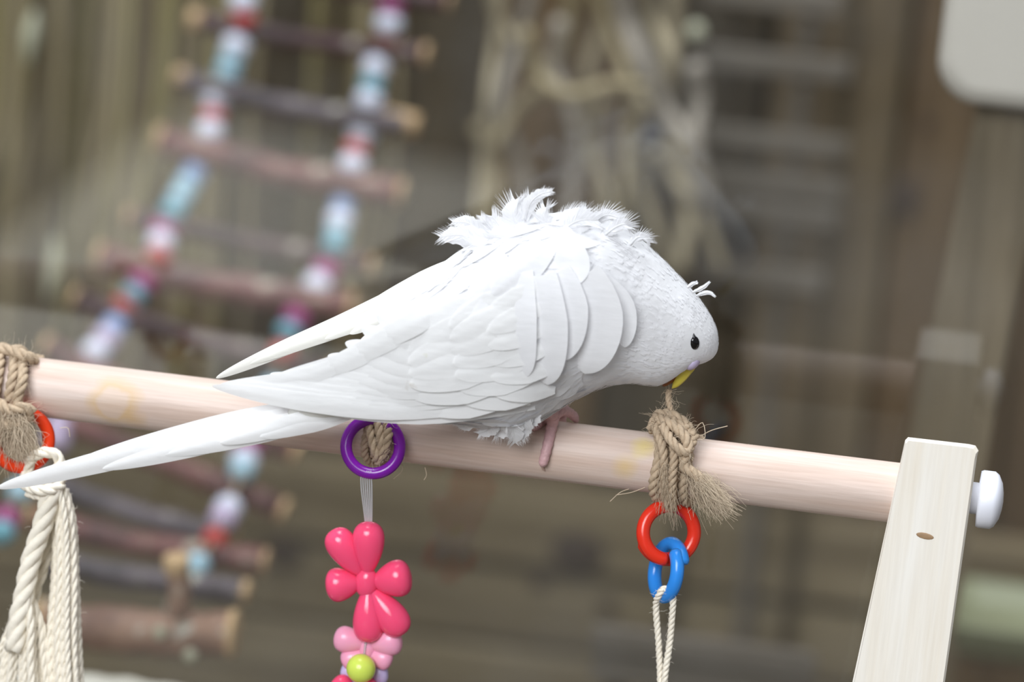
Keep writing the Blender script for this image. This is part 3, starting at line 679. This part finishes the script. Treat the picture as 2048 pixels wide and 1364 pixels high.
# ================================================================== COTTON
tas = thing('cotton_tassel', 'cream cotton tassel of twisted cords hanging from the orange-red ring', 'tassel', W(90, 1364, -8))
TS = [([(105, 975), (85, 1050), (62, 1120), (48, 1190), (38, 1240), (30, 1300)], 24, 4, -12), ([(98, 985), (98, 1060), (90, 1120), (74, 1170), (62, 1215)], 15, 3, -6), ([(100, 980), (90, 1040), (80, 1090), (64, 1150)], 13, 3, -8)]
tr_ = random.Random(9)
for k in range(13):      # straight yarns on the right
    f_ = k/12; x1 = 104+f_*62+tr_.uniform(-3, 3); TS.append(([(100+f_*32, 978), (106+f_*42, 1045), (108+f_*48+tr_.uniform(-3, 3), 1150), (x1-6, 1280), (x1, 1400)], tr_.uniform(7, 9.5), 3, -7-4.5*math.sin(f_*math.pi)+tr_.uniform(-1, 1)))
for k in range(15):      # yarns fanning out of the thick twisted cord
    f_ = k/14; x1 = -16+f_*124+tr_.uniform(-4, 4); TS.append(([(36+f_*26, 1190), (20+f_*64, 1250), (x1*0.75+12, 1310), (x1, 1400)], tr_.uniform(7, 10.5), 3, -8-4*math.sin(f_*math.pi)+tr_.uniform(-1.5, 1.5)))
tfz = Geo()
for pts, r, pl, Y in TS:
    rr = r*S0*0.9; P = [W(x, y, Y) for x, y in pts]; sub(tas, 'cord', rope(P, rr, pl, rr*(7.5 if pl == 4 else 10)), 'cotton')
    fuzz(smoothpath(P, 40), rr, 26, 1.5, tfz, rn)
sub(tas, 'lint', tfz, 'cotton', kind='stuff')
for pts, r in (([(55, 945, -10), (62, 918, -11), (85, 905, -12), (108, 908, -11), (120, 925, -10), (108, 945, -12), (85, 950, -13), (62, 958, -12)], 12), ([(48, 968, -11), (70, 978, -14), (98, 980, -14), (122, 968, -11), (110, 955, -8), (70, 955, -8), (48, 968, -11)], 12),
               ([(118, 918, -9), (125, 940, -11), (118, 965, -11), (105, 985, -10)], 11), ([(50, 935, -9), (52, 955, -11), (75, 970, -12), (105, 975, -12)], 12), ([(55, 985, -9), (80, 992, -12), (105, 992, -12), (128, 982, -9)], 10)):
    sub(tas, 'knot_loop', rope([W(x, y, Y) for x, y, Y in pts], r*S0, 3, r*S0*6), 'cotton')
cc_ = thing('string_loop', 'thin white cotton cord looped through the blue ring', 'cord', W(1325, 1364, -5))
cp = [(1322, 1420, -5), (1318, 1300, -5), (1312, 1215, -6), (1318, 1190, -8.5), (1328, 1178, -9), (1342, 1180, -9), (1346, 1200, -8), (1340, 1280, -6), (1330, 1350, -6), (1326, 1420, -6)]
g = rope([W(x, y, Y) for x, y, Y in cp], 7*S0, 3, 4.5); sub(cc_, 'cord', g, 'cotton')
fz = Geo(); P = smoothpath([W(x, y, Y) for x, y, Y in cp], 60); fuzz(P, 0.6, 120, 1.6, fz, rn); sub(cc_, 'lint', fz, 'cotton', kind='stuff')

# ================================================================== BEAD STRING
bs = thing('bead_string', 'string of pink flower beads hanging from the purple ring', 'bead string', W(735, 1364, -9))
g = Geo()
for k in range(6):
    xo = (k-2.5)*4.2; P = [W(732+xo*0.9, 944+random.uniform(-3, 3), -13.2), W(733+xo, 975, -11.5), W(737+xo*0.6, 1045, -9), W(737+xo*0.3, 1100, -9)]
    g.add(*tube(smoothpath(P, 12), 0.2, 6))
sub(bs, 'filament', g, 'filament')
g2 = Geo(); g2.add(*tube(smoothpath([W(733, 1270, -9), W(727, 1330, -9), W(722, 1420, -9)], 8), 0.3, 6)); sub(bs, 'filament', g2, 'filament')
def petal(c, tip, wid, Y, dep, parent, mat, tY=None):
    """balloon petal: narrow at the flower centre, fat and round at the tip"""
    A = W(*c, Y); B = W(*tip, Y if tY is None else tY); L = np.linalg.norm(B-A); d = (B-A)/L; v = np.array([0, 1, 0.]); u = np.cross(d, v); u /= np.linalg.norm(u); v = np.cross(u, d)
    V = []; F = []; n, sd = 18, 18; wid *= S0*1.22
    for i in range(n+1):
        t = i/n; th = math.pi*t
        x = 0.5*(1-math.cos(th))
        r = math.sin(th)**0.85*(0.42+0.58*x**0.9)*1.12
        for j in range(sd):
            a = 2*math.pi*j/sd; V.append(A+d*x*L+u*wid/2*r*math.cos(a)+v*dep*wid/2*r*math.sin(a))
    for i in range(n):
        for j in range(sd): k = (j+1) % sd; F.append((i*sd+j, i*sd+k, (i+1)*sd+k, (i+1)*sd+j))
    return sub(parent, 'petal', (V, F), mat)
fb = sub(bs, 'flower_bead', ellipsoid(W(733, 1165, -9), [(24*S0, 0, 0), (0, 19*S0, 0), (0, 0, 32*S0)], 20, 14), 'hot_pink')
for c, tp_, w in (((735, 1150), (738, 1044), 62), ((722, 1150), (664, 1060), 60), ((722, 1165), (652, 1172), 66), ((745, 1165), (823, 1152), 72), ((736, 1172), (737, 1284), 60), ((742, 1178), (808, 1268), 62)):
    petal(c, tp_, w, -9, 0.9, fb, 'hot_pink', -9+random.uniform(-1, 1))
bb = sub(bs, 'butterfly_bead', ellipsoid(W(735, 1295, -7), [(18*S0, 0, 0), (0, 16*S0, 0), (0, 0, 30*S0)], 16, 10), 'pale_pink')
for c, tp_, w in (((735, 1288), (668, 1274), 52), ((735, 1288), (804, 1280), 56), ((735, 1305), (684, 1325), 42), ((735, 1305), (784, 1325), 42)): petal(c, tp_, w, -7, 0.85, bb, 'pale_pink')
lb_ = sub(bs, 'flower_bead', ellipsoid(W(725, 1352, -5), [(16*S0, 0, 0), (0, 14*S0, 0), (0, 0, 18*S0)], 16, 10), 'lilac')
for c, tp_, w in (((725, 1352), (682, 1338), 36), ((725, 1352), (776, 1346), 42), ((725, 1352), (765, 1390), 40), ((725, 1352), (690, 1390), 40)): petal(c, tp_, w, -5, 0.85, lb_, 'lilac')
sub(bs, 'round_bead', ellipsoid(W(722, 1337, -11), [(30*S0, 0, 0), (0, 30*S0, 0), (0, 0, 30*S0)], 24, 16), 'lime')
hb = sub(bs, 'flower_bead', ellipsoid(W(712, 1398, -8), [(22*S0, 0, 0), (0, 20*S0, 0), (0, 0, 22*S0)], 16, 10), 'hot_pink')
for c, tp_, w in (((712, 1398), (664, 1362), 52), ((712, 1398), (752, 1365), 48), ((712, 1398), (715, 1460), 52), ((712, 1398), (650, 1410), 52), ((712, 1398), (775, 1415), 52)): petal(c, tp_, w, -8, 0.9, hb, 'hot_pink')

# ================================================================== THE BIRD
ST = [((560, 775), (590, 812), -31, 14), ((640, 745), (660, 822), -29.5, 30), ((720, 690), (720, 829), -27, 56), ((800, 625), (800, 834), -24, 86), ((880, 562), (890, 840), -20.5, 110), ((950, 502), (980, 850), -17, 126), ((1030, 452), (1050, 850), -14, 134),
      ((1110, 432), (1112, 818), -11, 136), ((1190, 434), (1168, 786), -8.5, 130), ((1255, 460), (1215, 770), -6, 120), ((1310, 507), (1258, 764), -4, 110), ((1360, 556), (1298, 768), -2.5, 99), ((1404, 607), (1322, 768), -1.5, 88),
      ((1431, 655), (1345, 756), -1, 72), ((1436, 694), (1364, 740), -1, 50), ((1429, 712), (1384, 730), -1, 30), ((1416, 722), (1396, 729), -1, 8)]
TOP = np.array([W(*s_[0], s_[2]) for s_ in ST]); BOT = np.array([W(*s_[1], s_[2]) for s_ in ST]); HD = np.array([s_[3]*S0 for s_ in ST])
NS = len(ST)
def crom(A, t):
    A = np.asarray(A, float); t = min(max(t, 0), len(A)-1-1e-6); i = int(t); f = t-i
    a = A[max(i-1, 0)]; b2 = A[i]; c = A[i+1]; d = A[min(i+2, len(A)-1)]
    return 0.5*((2*b2)+(-a+c)*f+(2*a-5*b2+4*c-d)*f*f+(-a+3*b2-3*c+d)*f**3)
def S(t, th, off=0.0):
    """point on the bird's body; th 0 = back, 90 = near side, 180 = belly"""
    tp_ = crom(TOP, t); bt = crom(BOT, t); h = float(crom(HD[:, None], t)[0]); c = (tp_+bt)/2; ax = (tp_-bt)/2; L = np.linalg.norm(ax)
    sn = math.sin(th); cs = math.cos(th)
    e = 0.92
    k = (abs(cs)**(2/e)+abs(sn)**(2/e))**(-e/2)
    return c+ax*(1+off/L)*cs*k+np.array([0, -1, 0])*(h+off)*sn*k
g = Geo(); nt_, na = 150, 56
for i in range(nt_+1):
    t = (NS-1)*i/nt_
    for j in range(na):
        th = 2*math.pi*j/na; p = S(t, th); amp = 0.55*min(1, max(0, (t-2)/2))*min(1, max(0, (11.5-t)/2))
        nz_ = mnoise.noise((p[0]/7, p[1]/6, p[2]/6))+0.5*mnoise.noise((p[0]/3, p[1]/3, p[2]/3)); p2 = S(t, th, amp*nz_)
        g.V.append(tuple(p2))
for i in range(nt_):
    for j in range(na): k = (j+1) % na; g.F.append((i*na+j, i*na+k, (i+1)*na+k, (i+1)*na+j))
g.F.append(tuple(range(na))[::-1]); g.F.append(tuple(nt_*na+j for j in range(na)))
BV = BVHTree.FromPolygons([Vector(v) for v in g.V], g.F)
def hit(px, py, bv=None):
    d = Vector(ray(px, py)).normalized(); r_ = (bv or BV).ray_cast(Vector(CAMP), d)
    return (np.array(r_[0]), np.array(r_[1])) if r_[0] is not None else (None, None)
def hs(px, py): 
    p, n = hit(px, py); return p
birdmat('plumage', (250, 250, 252), [(hs(1094, 787)+np.array([0, -0.4, 0]), 2.0, (140, 108, 84), 0.85), (hs(1078, 792)+np.array([0, -0.4, 0]), 1.6, (150, 118, 80), 0.85)])
birdmat('wing_plumage', (250, 250, 250), [(W(820, 774, -36.3), 2.2, (165, 145, 112), 0.75), (W(850, 712, -36), 1.2, (215, 215, 175), 0.5)], 0.06)
birdmat('quill_cream', (248, 247, 241), (), 0.06)
bird = thing('budgerigar', 'white budgerigar perched on the dowel, head bent down to chew twine', 'bird', W(1090, 850, -8))
body = sub(bird, 'body', g, 'plumage')

def feather(P, N, width, side=None, camber=0.15, tip=2.2, base=0.35, across=6, ragged=0.0, rnd=random, asym=0.0):
    """one vane: P centreline, N outward normals, width in mm; rounded tip"""
    P = np.asarray(P, float); n = len(P); T = np.gradient(P, axis=0); V = []; F = []
    sl = np.concatenate([[0], np.cumsum(np.linalg.norm(np.diff(P, axis=0), axis=1))]); sl /= sl[-1]; T = np.gradient(P, sl+1e-6*np.arange(n), axis=0)
    for i in range(n):
        t = sl[i]; w = width*(base+(1-base)*min(1, t*2.2)**0.8)*(max(0.0, 1-t**(tip*2.2)))**0.5
        w = max(w, 0.02)
        tt = T[i]/(np.linalg.norm(T[i])+1e-9); s_ = np.cross(tt, N[i]); s_ /= np.linalg.norm(s_)+1e-9; nn_ = np.cross(s_, tt)
        for j in range(across+1):
            u = -1+2*j/across; uu = u*(1+asym*np.sign(u))
            rag = rnd.uniform(-ragged, ragged) if abs(u) > 0.9 else 0
            V.append(P[i]+s_*w/2*uu*(1+rag)-nn_*camber*w*u*u*0.5+nn_*0.06*w*math.exp(-(u/0.12)**2)*0.3 - tt*abs(u)**1.5*w*0.12)
    m_ = across+1
    for i in range(n-1):
        for j in range(across): F.append((i*m_+j, i*m_+j+1, (i+1)*m_+j+1, (i+1)*m_+j))
    return V, F
def surfnorm(t, th):
    p = S(t, th); a = S(min(t+0.1, NS-1.01), th)-S(max(t-0.1, 0), th); b2 = S(t, th+0.05)-S(t, th-0.05)
    n_ = np.cross(a, b2); n_ /= np.linalg.norm(n_)+1e-9; c = (crom(TOP, t)+crom(BOT, t))/2
    return n_ if n_@(p-c) > 0 else -n_
# contour feathers all around the body, overlapping like tiles from head to tail
fr_n = random.Random(8); cnt = 0
t = 3.2
while t < 8.6:
    L = np.interp(t, [3, 8, 11], [1.45, 1.15, 0.75]); nth = int(np.interp(t, [3, 6, 11], [9, 13, 14]))
    for j in range(nth):
        th = 2*math.pi*(j+0.5*(int(t*10) % 2)+fr_n.uniform(-.25, .25))/nth; tt = t+fr_n.uniform(-.15, .15)
        n = 9; pts = []; nrm = []; lift = fr_n.uniform(0.04, 0.16)
        for i in range(n):
            f_ = i/(n-1); q = max(0.05, tt-L*f_); pts.append(S(q, th+fr_n.uniform(-.01, .01), 0.12+lift*f_*f_)); nrm.append(surfnorm(q, th))
        hgt = np.linalg.norm(S(tt, 0)-S(tt, math.pi)); wd = hgt*math.pi*0.8/nth*1.5
        V, F = feather(pts, nrm, min(wd, 9.5), camber=0.04, rnd=fr_n, base=0.5); mk('feather', V, F, 'plumage', bird); cnt += 1
    t += 0.5

def pxfeather(parent, name, pts, width, mat, camber=0.12, n=18, tip=2.2, base=0.45, lay=0.0, clamp=True, asym=0.0, ragged=0.0, across=6, roll=0.0):
    """pts: list of (px, py, Y) rachis; kept clear of the body on the camera side"""
    P = smoothpath([W(x, y, Y) for x, y, Y in pts], n, True); out = []; d = None
    for p in P:
        x, y = PX(p)
        if clamp:
            h_, n_ = hit(x, y)
            if h_ is not None and p[1] > h_[1]-1.0-lay: p = W(x, y, h_[1]-1.0-lay)
        out.append(p)
    out = np.array(out)
    if clamp:   # keep it smooth
        for _ in range(3): out[1:-1] = 0.25*out[:-2]+0.5*out[1:-1]+0.25*out[2:]
    T = np.gradient(out, axis=0); N_ = []
    for tt in T:
        v = np.array([0, -math.cos(roll), math.sin(roll)]); v = v-tt*(v@tt)/(tt@tt); N_.append(v/np.linalg.norm(v))
    V, F = feather(out, N_, width*S0, camber=camber, tip=tip, base=base, ragged=ragged, asym=asym, across=across)
    return mk(name, V, F, mat, parent)
# ---- tail
tail = sub(bird, 'tail', ellipsoid(W(655, 812, -31), [(W(735, 800, -30)-W(575, 826, -32))*0.5, np.array([0, 3.2, 0]), np.array([0, 0, 3.4])], 16, 10), 'quill_cream')
for pts, w in (([(690, 812, -29), (480, 858, -33), (240, 915, -39), (-6, 976, -45)], 52), ([(690, 818, -30), (560, 850, -33), (380, 896, -37), (205, 938, -40)], 44), ([(700, 822, -31), (600, 848, -33.5), (470, 880, -36), (330, 910, -38)], 40),
               ([(700, 818, -32), (620, 838, -34), (540, 860, -36), (440, 886, -37.5)], 40), ([(690, 806, -28), (520, 834, -31), (330, 880, -35.5), (130, 934, -41)], 46), ([(700, 826, -31), (650, 842, -33), (590, 856, -35), (520, 874, -36.5)], 36)):
    pxfeather(tail, 'tail_feather', pts, w, 'wing_plumage', camber=0.22, clamp=False, base=0.7, tip=1.6, asym=0.0, n=26)
# ---- far wing
fw = sub(bird, 'wing', tube(smoothpath([W(1000, 500, 2), W(930, 530, -2), W(840, 575, -6)], 10), np.array([1.0, 3.2, 3.8, 4, 3.8, 3.5, 3, 2.4, 1.6, .5]), 12), 'plumage')
for pts, w in (([(960, 520, -2), (860, 560, -8), (700, 640, -15), (560, 700, -20), (432, 756, -24)], 40), ([(960, 528, -3), (850, 578, -9), (720, 645, -15), (600, 690, -19.5), (500, 728, -22)], 30), ([(950, 540, -4), (850, 592, -10), (740, 640, -15), (650, 678, -19)], 34),
               ([(930, 545, -5), (830, 605, -11), (740, 648, -16), (700, 668, -18)], 34), ([(950, 512, -1), (880, 540, -6), (800, 580, -10), (720, 622, -14)], 30)):
    pxfeather(fw, 'flight_feather', pts, w, 'quill_cream', camber=0.2, clamp=False, base=0.6, tip=1.5, n=24)
# ---- near wing
nw = sub(bird, 'wing', ellipsoid(hs(930, 690)+np.array([0, 3.4, 0]), [(W(1060, 640, -25)-W(780, 740, -25))*0.5, np.array([0, 1.6, 0]), (W(900, 610, -25)-W(950, 770, -25))*0.40], 20, 12), 'plumage')
prim = [([(1060, 806), (830, 822), (620, 806), (424, 772)], 44), ([(1055, 796), (825, 814), (640, 800), (455, 765)], 44), ([(1050, 784), (820, 804), (660, 790), (500, 756)], 46), ([(1045, 772), (815, 792), (680, 778), (540, 748)], 48), ([(1040, 760), (820, 778), (700, 764), (585, 741)], 48),
        ([(1030, 748), (825, 763), (720, 750), (620, 730)], 50), ([(940, 744), (820, 746), (735, 732), (655, 712)], 50), ([(930, 730), (830, 726), (760, 708), (690, 686)], 52), ([(930, 712), (840, 702), (780, 682), (722, 656)], 52), ([(930, 694), (850, 678), (800, 656), (752, 628)], 54)]
prim = prim+[([(800, 668), (720, 708), (610, 755), (436, 772)], 36), ([(850, 640), (760, 690), (680, 728), (540, 760)], 42), ([(900, 610), (820, 655), (745, 695), (630, 744)], 46), ([(940, 585), (860, 630), (785, 670), (690, 712)], 48)]+[([(1070, 816), (880, 834), (700, 824), (560, 800)], 34)]
for i, (pts, w) in enumerate(prim):
    Yt_ = -36.5+0.5*i if i < 10 else -35.5
    edge = 10 <= i < 14
    if edge: i = 4
    yy = [-15.0, -34.5, -36.5, Yt_]
    pxfeather(nw, 'flight_feather', [(x, y, yy[k]+0.18*i) for k, (x, y) in enumerate(pts)], w, 'wing_plumage', camber=0.07, lay=0.45-0.02*i, base=0.08 if edge else 0.2, tip=1.7, n=24)
# secondary and lesser coverts over the flight feathers
cov = []
for row, (x0_, x1_, n_) in enumerate(((980, 1010, 7), (1030, 1070, 7), (1085, 1110, 6))):
    for k in range(n_):
        f_ = k/(n_-1); yr = 595+f_*210-row*12; xr_ = x0_+(x1_-x0_)*f_ - 40*(1-f_)*0
        ang = math.radians(np.interp(f_, [0, 1], [28, 2])); ln = (185, 150, 125)[row]
        cov.append(([(xr_, yr), (xr_-ln*0.5*math.cos(ang), yr+ln*0.5*math.sin(ang)), (xr_-ln*math.cos(ang), yr+ln*math.sin(ang))], (62, 54, 46)[row], row))
for pts, w, row in cov:
    if pts[-1][1] > 815: continue
    pxfeather(nw, 'covert', [(x, y, -20) for x, y in pts], w, 'wing_plumage', camber=0.05, lay=0.75+row*0.12, base=0.3, tip=1.8, n=14)
# ---- big loose shoulder feathers
for pts, w, lay in (([(1035, 545), (1030, 620), (1036, 690), (1052, 755)], 84, 2.3), ([(1195, 560), (1228, 590), (1248, 630), (1250, 695)], 56, 2.4), ([(1110, 548), (1130, 600), (1132, 660), (1128, 722)], 90, 1.9), ([(1160, 556), (1184, 610), (1184, 675), (1170, 748)], 122, 2.9), ([(1078, 552), (1086, 620), (1092, 700), (1096, 770)], 94, 3.1),
                    ([(1110, 470), (1130, 505), (1148, 535), (1155, 570)], 80, 3.4), ([(1020, 520), (985, 560), (960, 600), (945, 640)], 70, 2.6), ([(1090, 490), (1060, 525), (1025, 555), (985, 590)], 70, 2.8)):
    pxfeather(bird, 'shoulder_feather', [(x, y, 0) for x, y in pts], w, 'plumage', camber=0.08, lay=lay*0.42, base=0.7, tip=1.8, n=16, across=8)
# ---- ruffled back feathers, built of separate barbs for a downy edge
def plume(parent, name, pts, width, mat='plumage', nb=46, core=0.55, spread=0.9, rnd=random, barbw=0.16, curl=0.2, fluffy=0.25):
    P = smoothpath([W(x, y, Y) for x, y, Y in pts], 20); T, _, _ = frames(P); g_ = Geo()
    Nn = []
    for tt in T:
        v = np.array([0, -1., 0.15]); v = v-tt*(v@tt); Nn.append(v/np.linalg.norm(v))
    if core:
        V, F = feather(P, Nn, width*S0*min(1.0,core*1.45), camber=0.12, tip=1.8, base=0.45, rnd=rnd, ragged=0.15); g_.add(V, F)
    g_.add(*tube(P, np.linspace(0.3, 0.08, 20), 5))
    nb = int(nb*2.4)
    for k in range(nb):
        f_ = (k+0.5)/nb*19; i = int(f_); p = P[i]+(P[min(i+1, 19)]-P[i])*(f_-i); tt = T[i]; nn_ = Nn[i]; s_ = np.cross(tt, nn_)
        prof = (0.5+0.5*min(1, (k/nb)*3))*(1-0.45*max(0, (k/nb-0.7)/0.3))
        for sg in (-1, 1):
            L = width*S0/2*prof*rnd.uniform(0.75, 1.05+fluffy)*1.08; d = s_*sg*spread+tt*1.0+nn_*rnd.uniform(-fluffy, fluffy); d /= np.linalg.norm(d)
            q = [p, p+d*L*0.5, p+d*L+tt*L*curl+nn_*rnd.uniform(-fluffy, fluffy)*L]
            bw = tt*barbw
            V = [q[0]-bw/2, q[0]+bw/2, q[1]+bw*0.5, q[1]-bw*0.5, q[2]+bw*0.12, q[2]-bw*0.12]
            g_.add(V, [(0, 1, 2, 3), (3, 2, 4, 5)])
    return sub(parent, name, g_, mat)
pr = random.Random(4)
for pts, w, nb, core in (([(1000, 500, -14), (960, 482, -16), (920, 470, -17), (880, 474, -17)], 46, 40, 0.72), ([(995, 490, -10), (960, 462, -12), (935, 446, -13), (905, 444, -13)], 34, 34, 0.7), ([(1010, 490, -15), (985, 460, -16), (972, 445, -17), (962, 432, -17)], 26, 30, 0.6),
                         ([(1020, 490, -14), (1005, 460, -15), (992, 442, -15), (984, 432, -15)], 44, 34, 0.6), ([(1050, 490, -16), (1035, 455, -16), (1025, 425, -16), (1030, 400, -15)], 62, 40, 0.6), ([(1075, 490, -14), (1060, 450, -15), (1050, 420, -15), (1060, 395, -15)], 52, 40, 0.6),
                         ([(1050, 440, -16), (1060, 408, -17), (1078, 390, -17), (1104, 382, -17)], 26, 34, 0.72), ([(1100, 480, -17), (1092, 450, -17), (1085, 430, -17), (1090, 415, -16)], 54, 36, 0.5),
                         ([(1100, 460, -14), (1120, 440, -14), (1140, 428, -14), (1165, 424, -14)], 40, 50, 0.4), ([(1150, 460, -14), (1160, 440, -14), (1165, 428, -14), (1172, 418, -14)], 30, 30, 0.5), ([(1180, 460, -14), (1195, 440, -14), (1215, 430, -14), (1240, 436, -14)], 46, 50, 0.4),
                         ([(1210, 470, -15), (1230, 455, -15), (1250, 448, -15), (1262, 455, -14)], 44, 46, 0.4), ([(1260, 490, -13), (1275, 475, -13), (1290, 475, -12), (1300, 485, -11)], 34, 40, 0.4), ([(1120, 470, -18), (1140, 450, -18), (1165, 440, -18), (1195, 440, -17)], 60, 50, 0.6),
                         ([(1000, 530, -18), (970, 500, -19), (945, 490, -19), (930, 492, -18)], 50, 40, 0.6), ([(1060, 520, -20), (1030, 490, -21), (1000, 475, -21), (975, 476, -20)], 60, 44, 0.7)):
    plume(bird, 'ruffled_feather', pts, w, nb=nb, core=core, rnd=pr)
for pts in ([(1385, 585, -8), (1400, 578, -8.5), (1410, 572, -8.5), (1419, 564, -8.5)], [(1392, 592, -8), (1408, 586, -8.5), (1420, 586, -8.5), (1430, 593, -8.5)], [(1375, 575, -8), (1385, 568, -8.5), (1390, 566, -8.5), (1394, 564, -8)]):
    plume(bird, 'crest_feather', pts, 9, nb=18, core=0.9, rnd=pr, fluffy=0.15, barbw=0.2)
# belly tufts over the thigh
for pts, w in (([(1010, 822, -22), (1020, 845, -22), (1028, 868, -20), (1030, 886, -18)], 44), ([(1040, 825, -22), (1045, 845, -21), (1046, 862, -19), (1042, 876, -18)], 40), ([(985, 830, -22), (985, 848, -21), (975, 860, -19), (958, 868, -18)], 34), ([(950, 828, -22), (945, 842, -21), (930, 850, -20), (912, 846, -19)], 26), ([(1000, 830, -22), (1005, 850, -21), (1000, 862, -19), (990, 868, -18)], 44), ([(1060, 818, -20), (1068, 832, -20), (1064, 842, -19), (1056, 850, -18)], 30)):
    plume(bird, 'belly_feather', pts, w, nb=36, core=0.75, rnd=pr)
EYEP = hs(1390, 686)
# fine down that softens the outline
g = Geo(); fr2_ = random.Random(14)
for _ in range(5200):
    t = fr2_.uniform(2.5, 14.0); th = fr2_.uniform(0, 2*math.pi); p = S(t, th, 0.15); n_ = surfnorm(t, th); q = S(max(0.1, t-0.25), th, 0.15); d = (q-p); d /= np.linalg.norm(d)+1e-9
    L = np.interp(t, [2, 8, 11, 14], [3.0, 2.6, 1.6, 0.8])*fr2_.uniform(0.5, 1.2); l_ = fr2_.uniform(0.10, 0.40)*np.interp(t, [7.5, 9.5], [1, 0.3]); s_ = np.cross(d, n_)*np.interp(t, [8, 14], [0.22, 0.14])
    if np.linalg.norm(p-EYEP) < 3.4: continue
    e = p+d*L+n_*L*l_+s_*fr2_.uniform(-2, 2); m_ = p+d*L*0.5+n_*L*l_*0.65
    g.add([p-s_, p+s_, m_+s_*.7, m_-s_*.7, e], [(0, 1, 2, 3), (3, 2, 4)])
sub(bird, 'down', g, 'plumage', kind='stuff')
# ---- face
ep, en = hit(1390, 686)
u = eu-en*(eu@en); u /= np.linalg.norm(u); v = np.cross(u, en); tl = math.radians(-14); u2 = u*math.cos(tl)+v*math.sin(tl); v2 = v*math.cos(tl)-u*math.sin(tl)
eye = sub(bird, 'eye', ellipsoid(ep-en*0.25, [v2*10.5*S0, en*0.9, u2*14*S0], 20, 14), 'eye_black')
g = Geo(); up_ = ep+u2*13*S0-en*0.1; g.add(*tube(smoothpath([up_-u2*5*S0, up_+u2*2*S0, up_+u2*7*S0], 6), np.array([5, 4.2, 3.2, 2.2, 1.2, .3])*S0, 8)); sub(eye, 'eye_corner', g, 'eye_black')
YB = -2.0
g = Geo(); P = smoothpath([W(1384, 726, YB), W(1373, 737, YB-1), W(1364, 752, YB-1.2), W(1352, 768, YB-1), W(1344, 777, YB-.6)], 14); g.add(*tube(P, np.array([10, 13, 14, 14, 13.5, 13, 12, 11, 10, 8.5, 7, 5, 3, 1])*S0, 14))
beak = sub(bird, 'beak', g, 'beak_yellow')
g = Geo(); P = smoothpath([W(1358, 738, YB-.4), W(1345, 752, YB-.8), W(1334, 764, YB-.8), W(1326, 772, YB-.5)], 10); g.add(*tube(P, np.array([12, 13, 12, 11, 10, 9, 7, 6, 4, 2])*S0, 12)); sub(beak, 'lower_mandible', g, 'mouth_brown')
sub(bird, 'cere', ellipsoid(W(1386, 724, YB-4.0), [(W(1397, 713, 0)-W(1375, 735, 0))*0.62, np.array([0, 2.8, 0]), (W(1393, 731, 0)-W(1379, 717, 0))*0.62], 14, 10), 'cere')
# ---- leg and toes, laid on the dowel
def onperch(px, py, r):
    p, n_ = hit(px, py, BVD)
    return p+n_*r*0.85
def toe(parent, pts, r, mat='skin_pink', name='toe'):
    P = smoothpath(pts, 26); rr = np.array([r*(1+0.07*math.sin(i*2.2))*np.interp(i, [0, 4, 20, 25], [1.05, 1.0, 0.85, 0.5]) for i in range(26)])
    return sub(parent, name, tube(P, rr, 12), mat)
rt = 1.35
k0_ = W(1108, 832, -6.2)
leg = sub(bird, 'leg', tube(smoothpath([W(1070, 800, -13), W(1090, 818, -9), k0_], 10), np.array([1.9, 1.8, 1.7, 1.6, 1.5, 1.5, 1.5, 1.55, 1.6, 1.5]), 12), 'skin_pink')
t1_ = [k0_, onperch(1103, 862, rt), onperch(1096, 892, rt), onperch(1089, 918, rt), onperch(1086, 928, rt*0.8)]
to = toe(leg, t1_, rt)
cl = [onperch(1087, 924, rt*0.8), onperch(1086, 934, 0.5), onperch(1090, 941, 0.2)]
sub(to, 'claw', tube(smoothpath(cl, 8), np.linspace(0.55, 0.12, 8), 8), 'claw')
pr_ = lambda x, y, Y: W(x, y, Y)
to2 = toe(leg, [k0_, pr_(1122, 822, -4), pr_(1136, 824, -1), pr_(1147, 832, 1.5), pr_(1153, 842, 3.5)], rt*0.95)
toe(leg, [k0_+np.array([0, -.2, 0]), onperch(1088, 846, rt), onperch(1072, 857, rt), onperch(1058, 862, rt)], rt*1.05, 'skin_pink')
toe(leg, [k0_, pr_(1105, 824, -2), pr_(1092, 832, 3), pr_(1088, 850, 6.5)], rt*0.95)
# far leg behind the body
k1_ = W(1150, 826, 3.0)
leg2 = sub(bird, 'leg', tube(smoothpath([W(1110, 800, 5), W(1125, 815, 5), W(1122, 826, 5.5)], 10), 1.5, 10), 'skin_pink')
toe(leg2, [W(1122, 826, 5.5), W(1122, 838, 8.6), W(1118, 870, 8.8), W(1112, 890, 8)], rt)
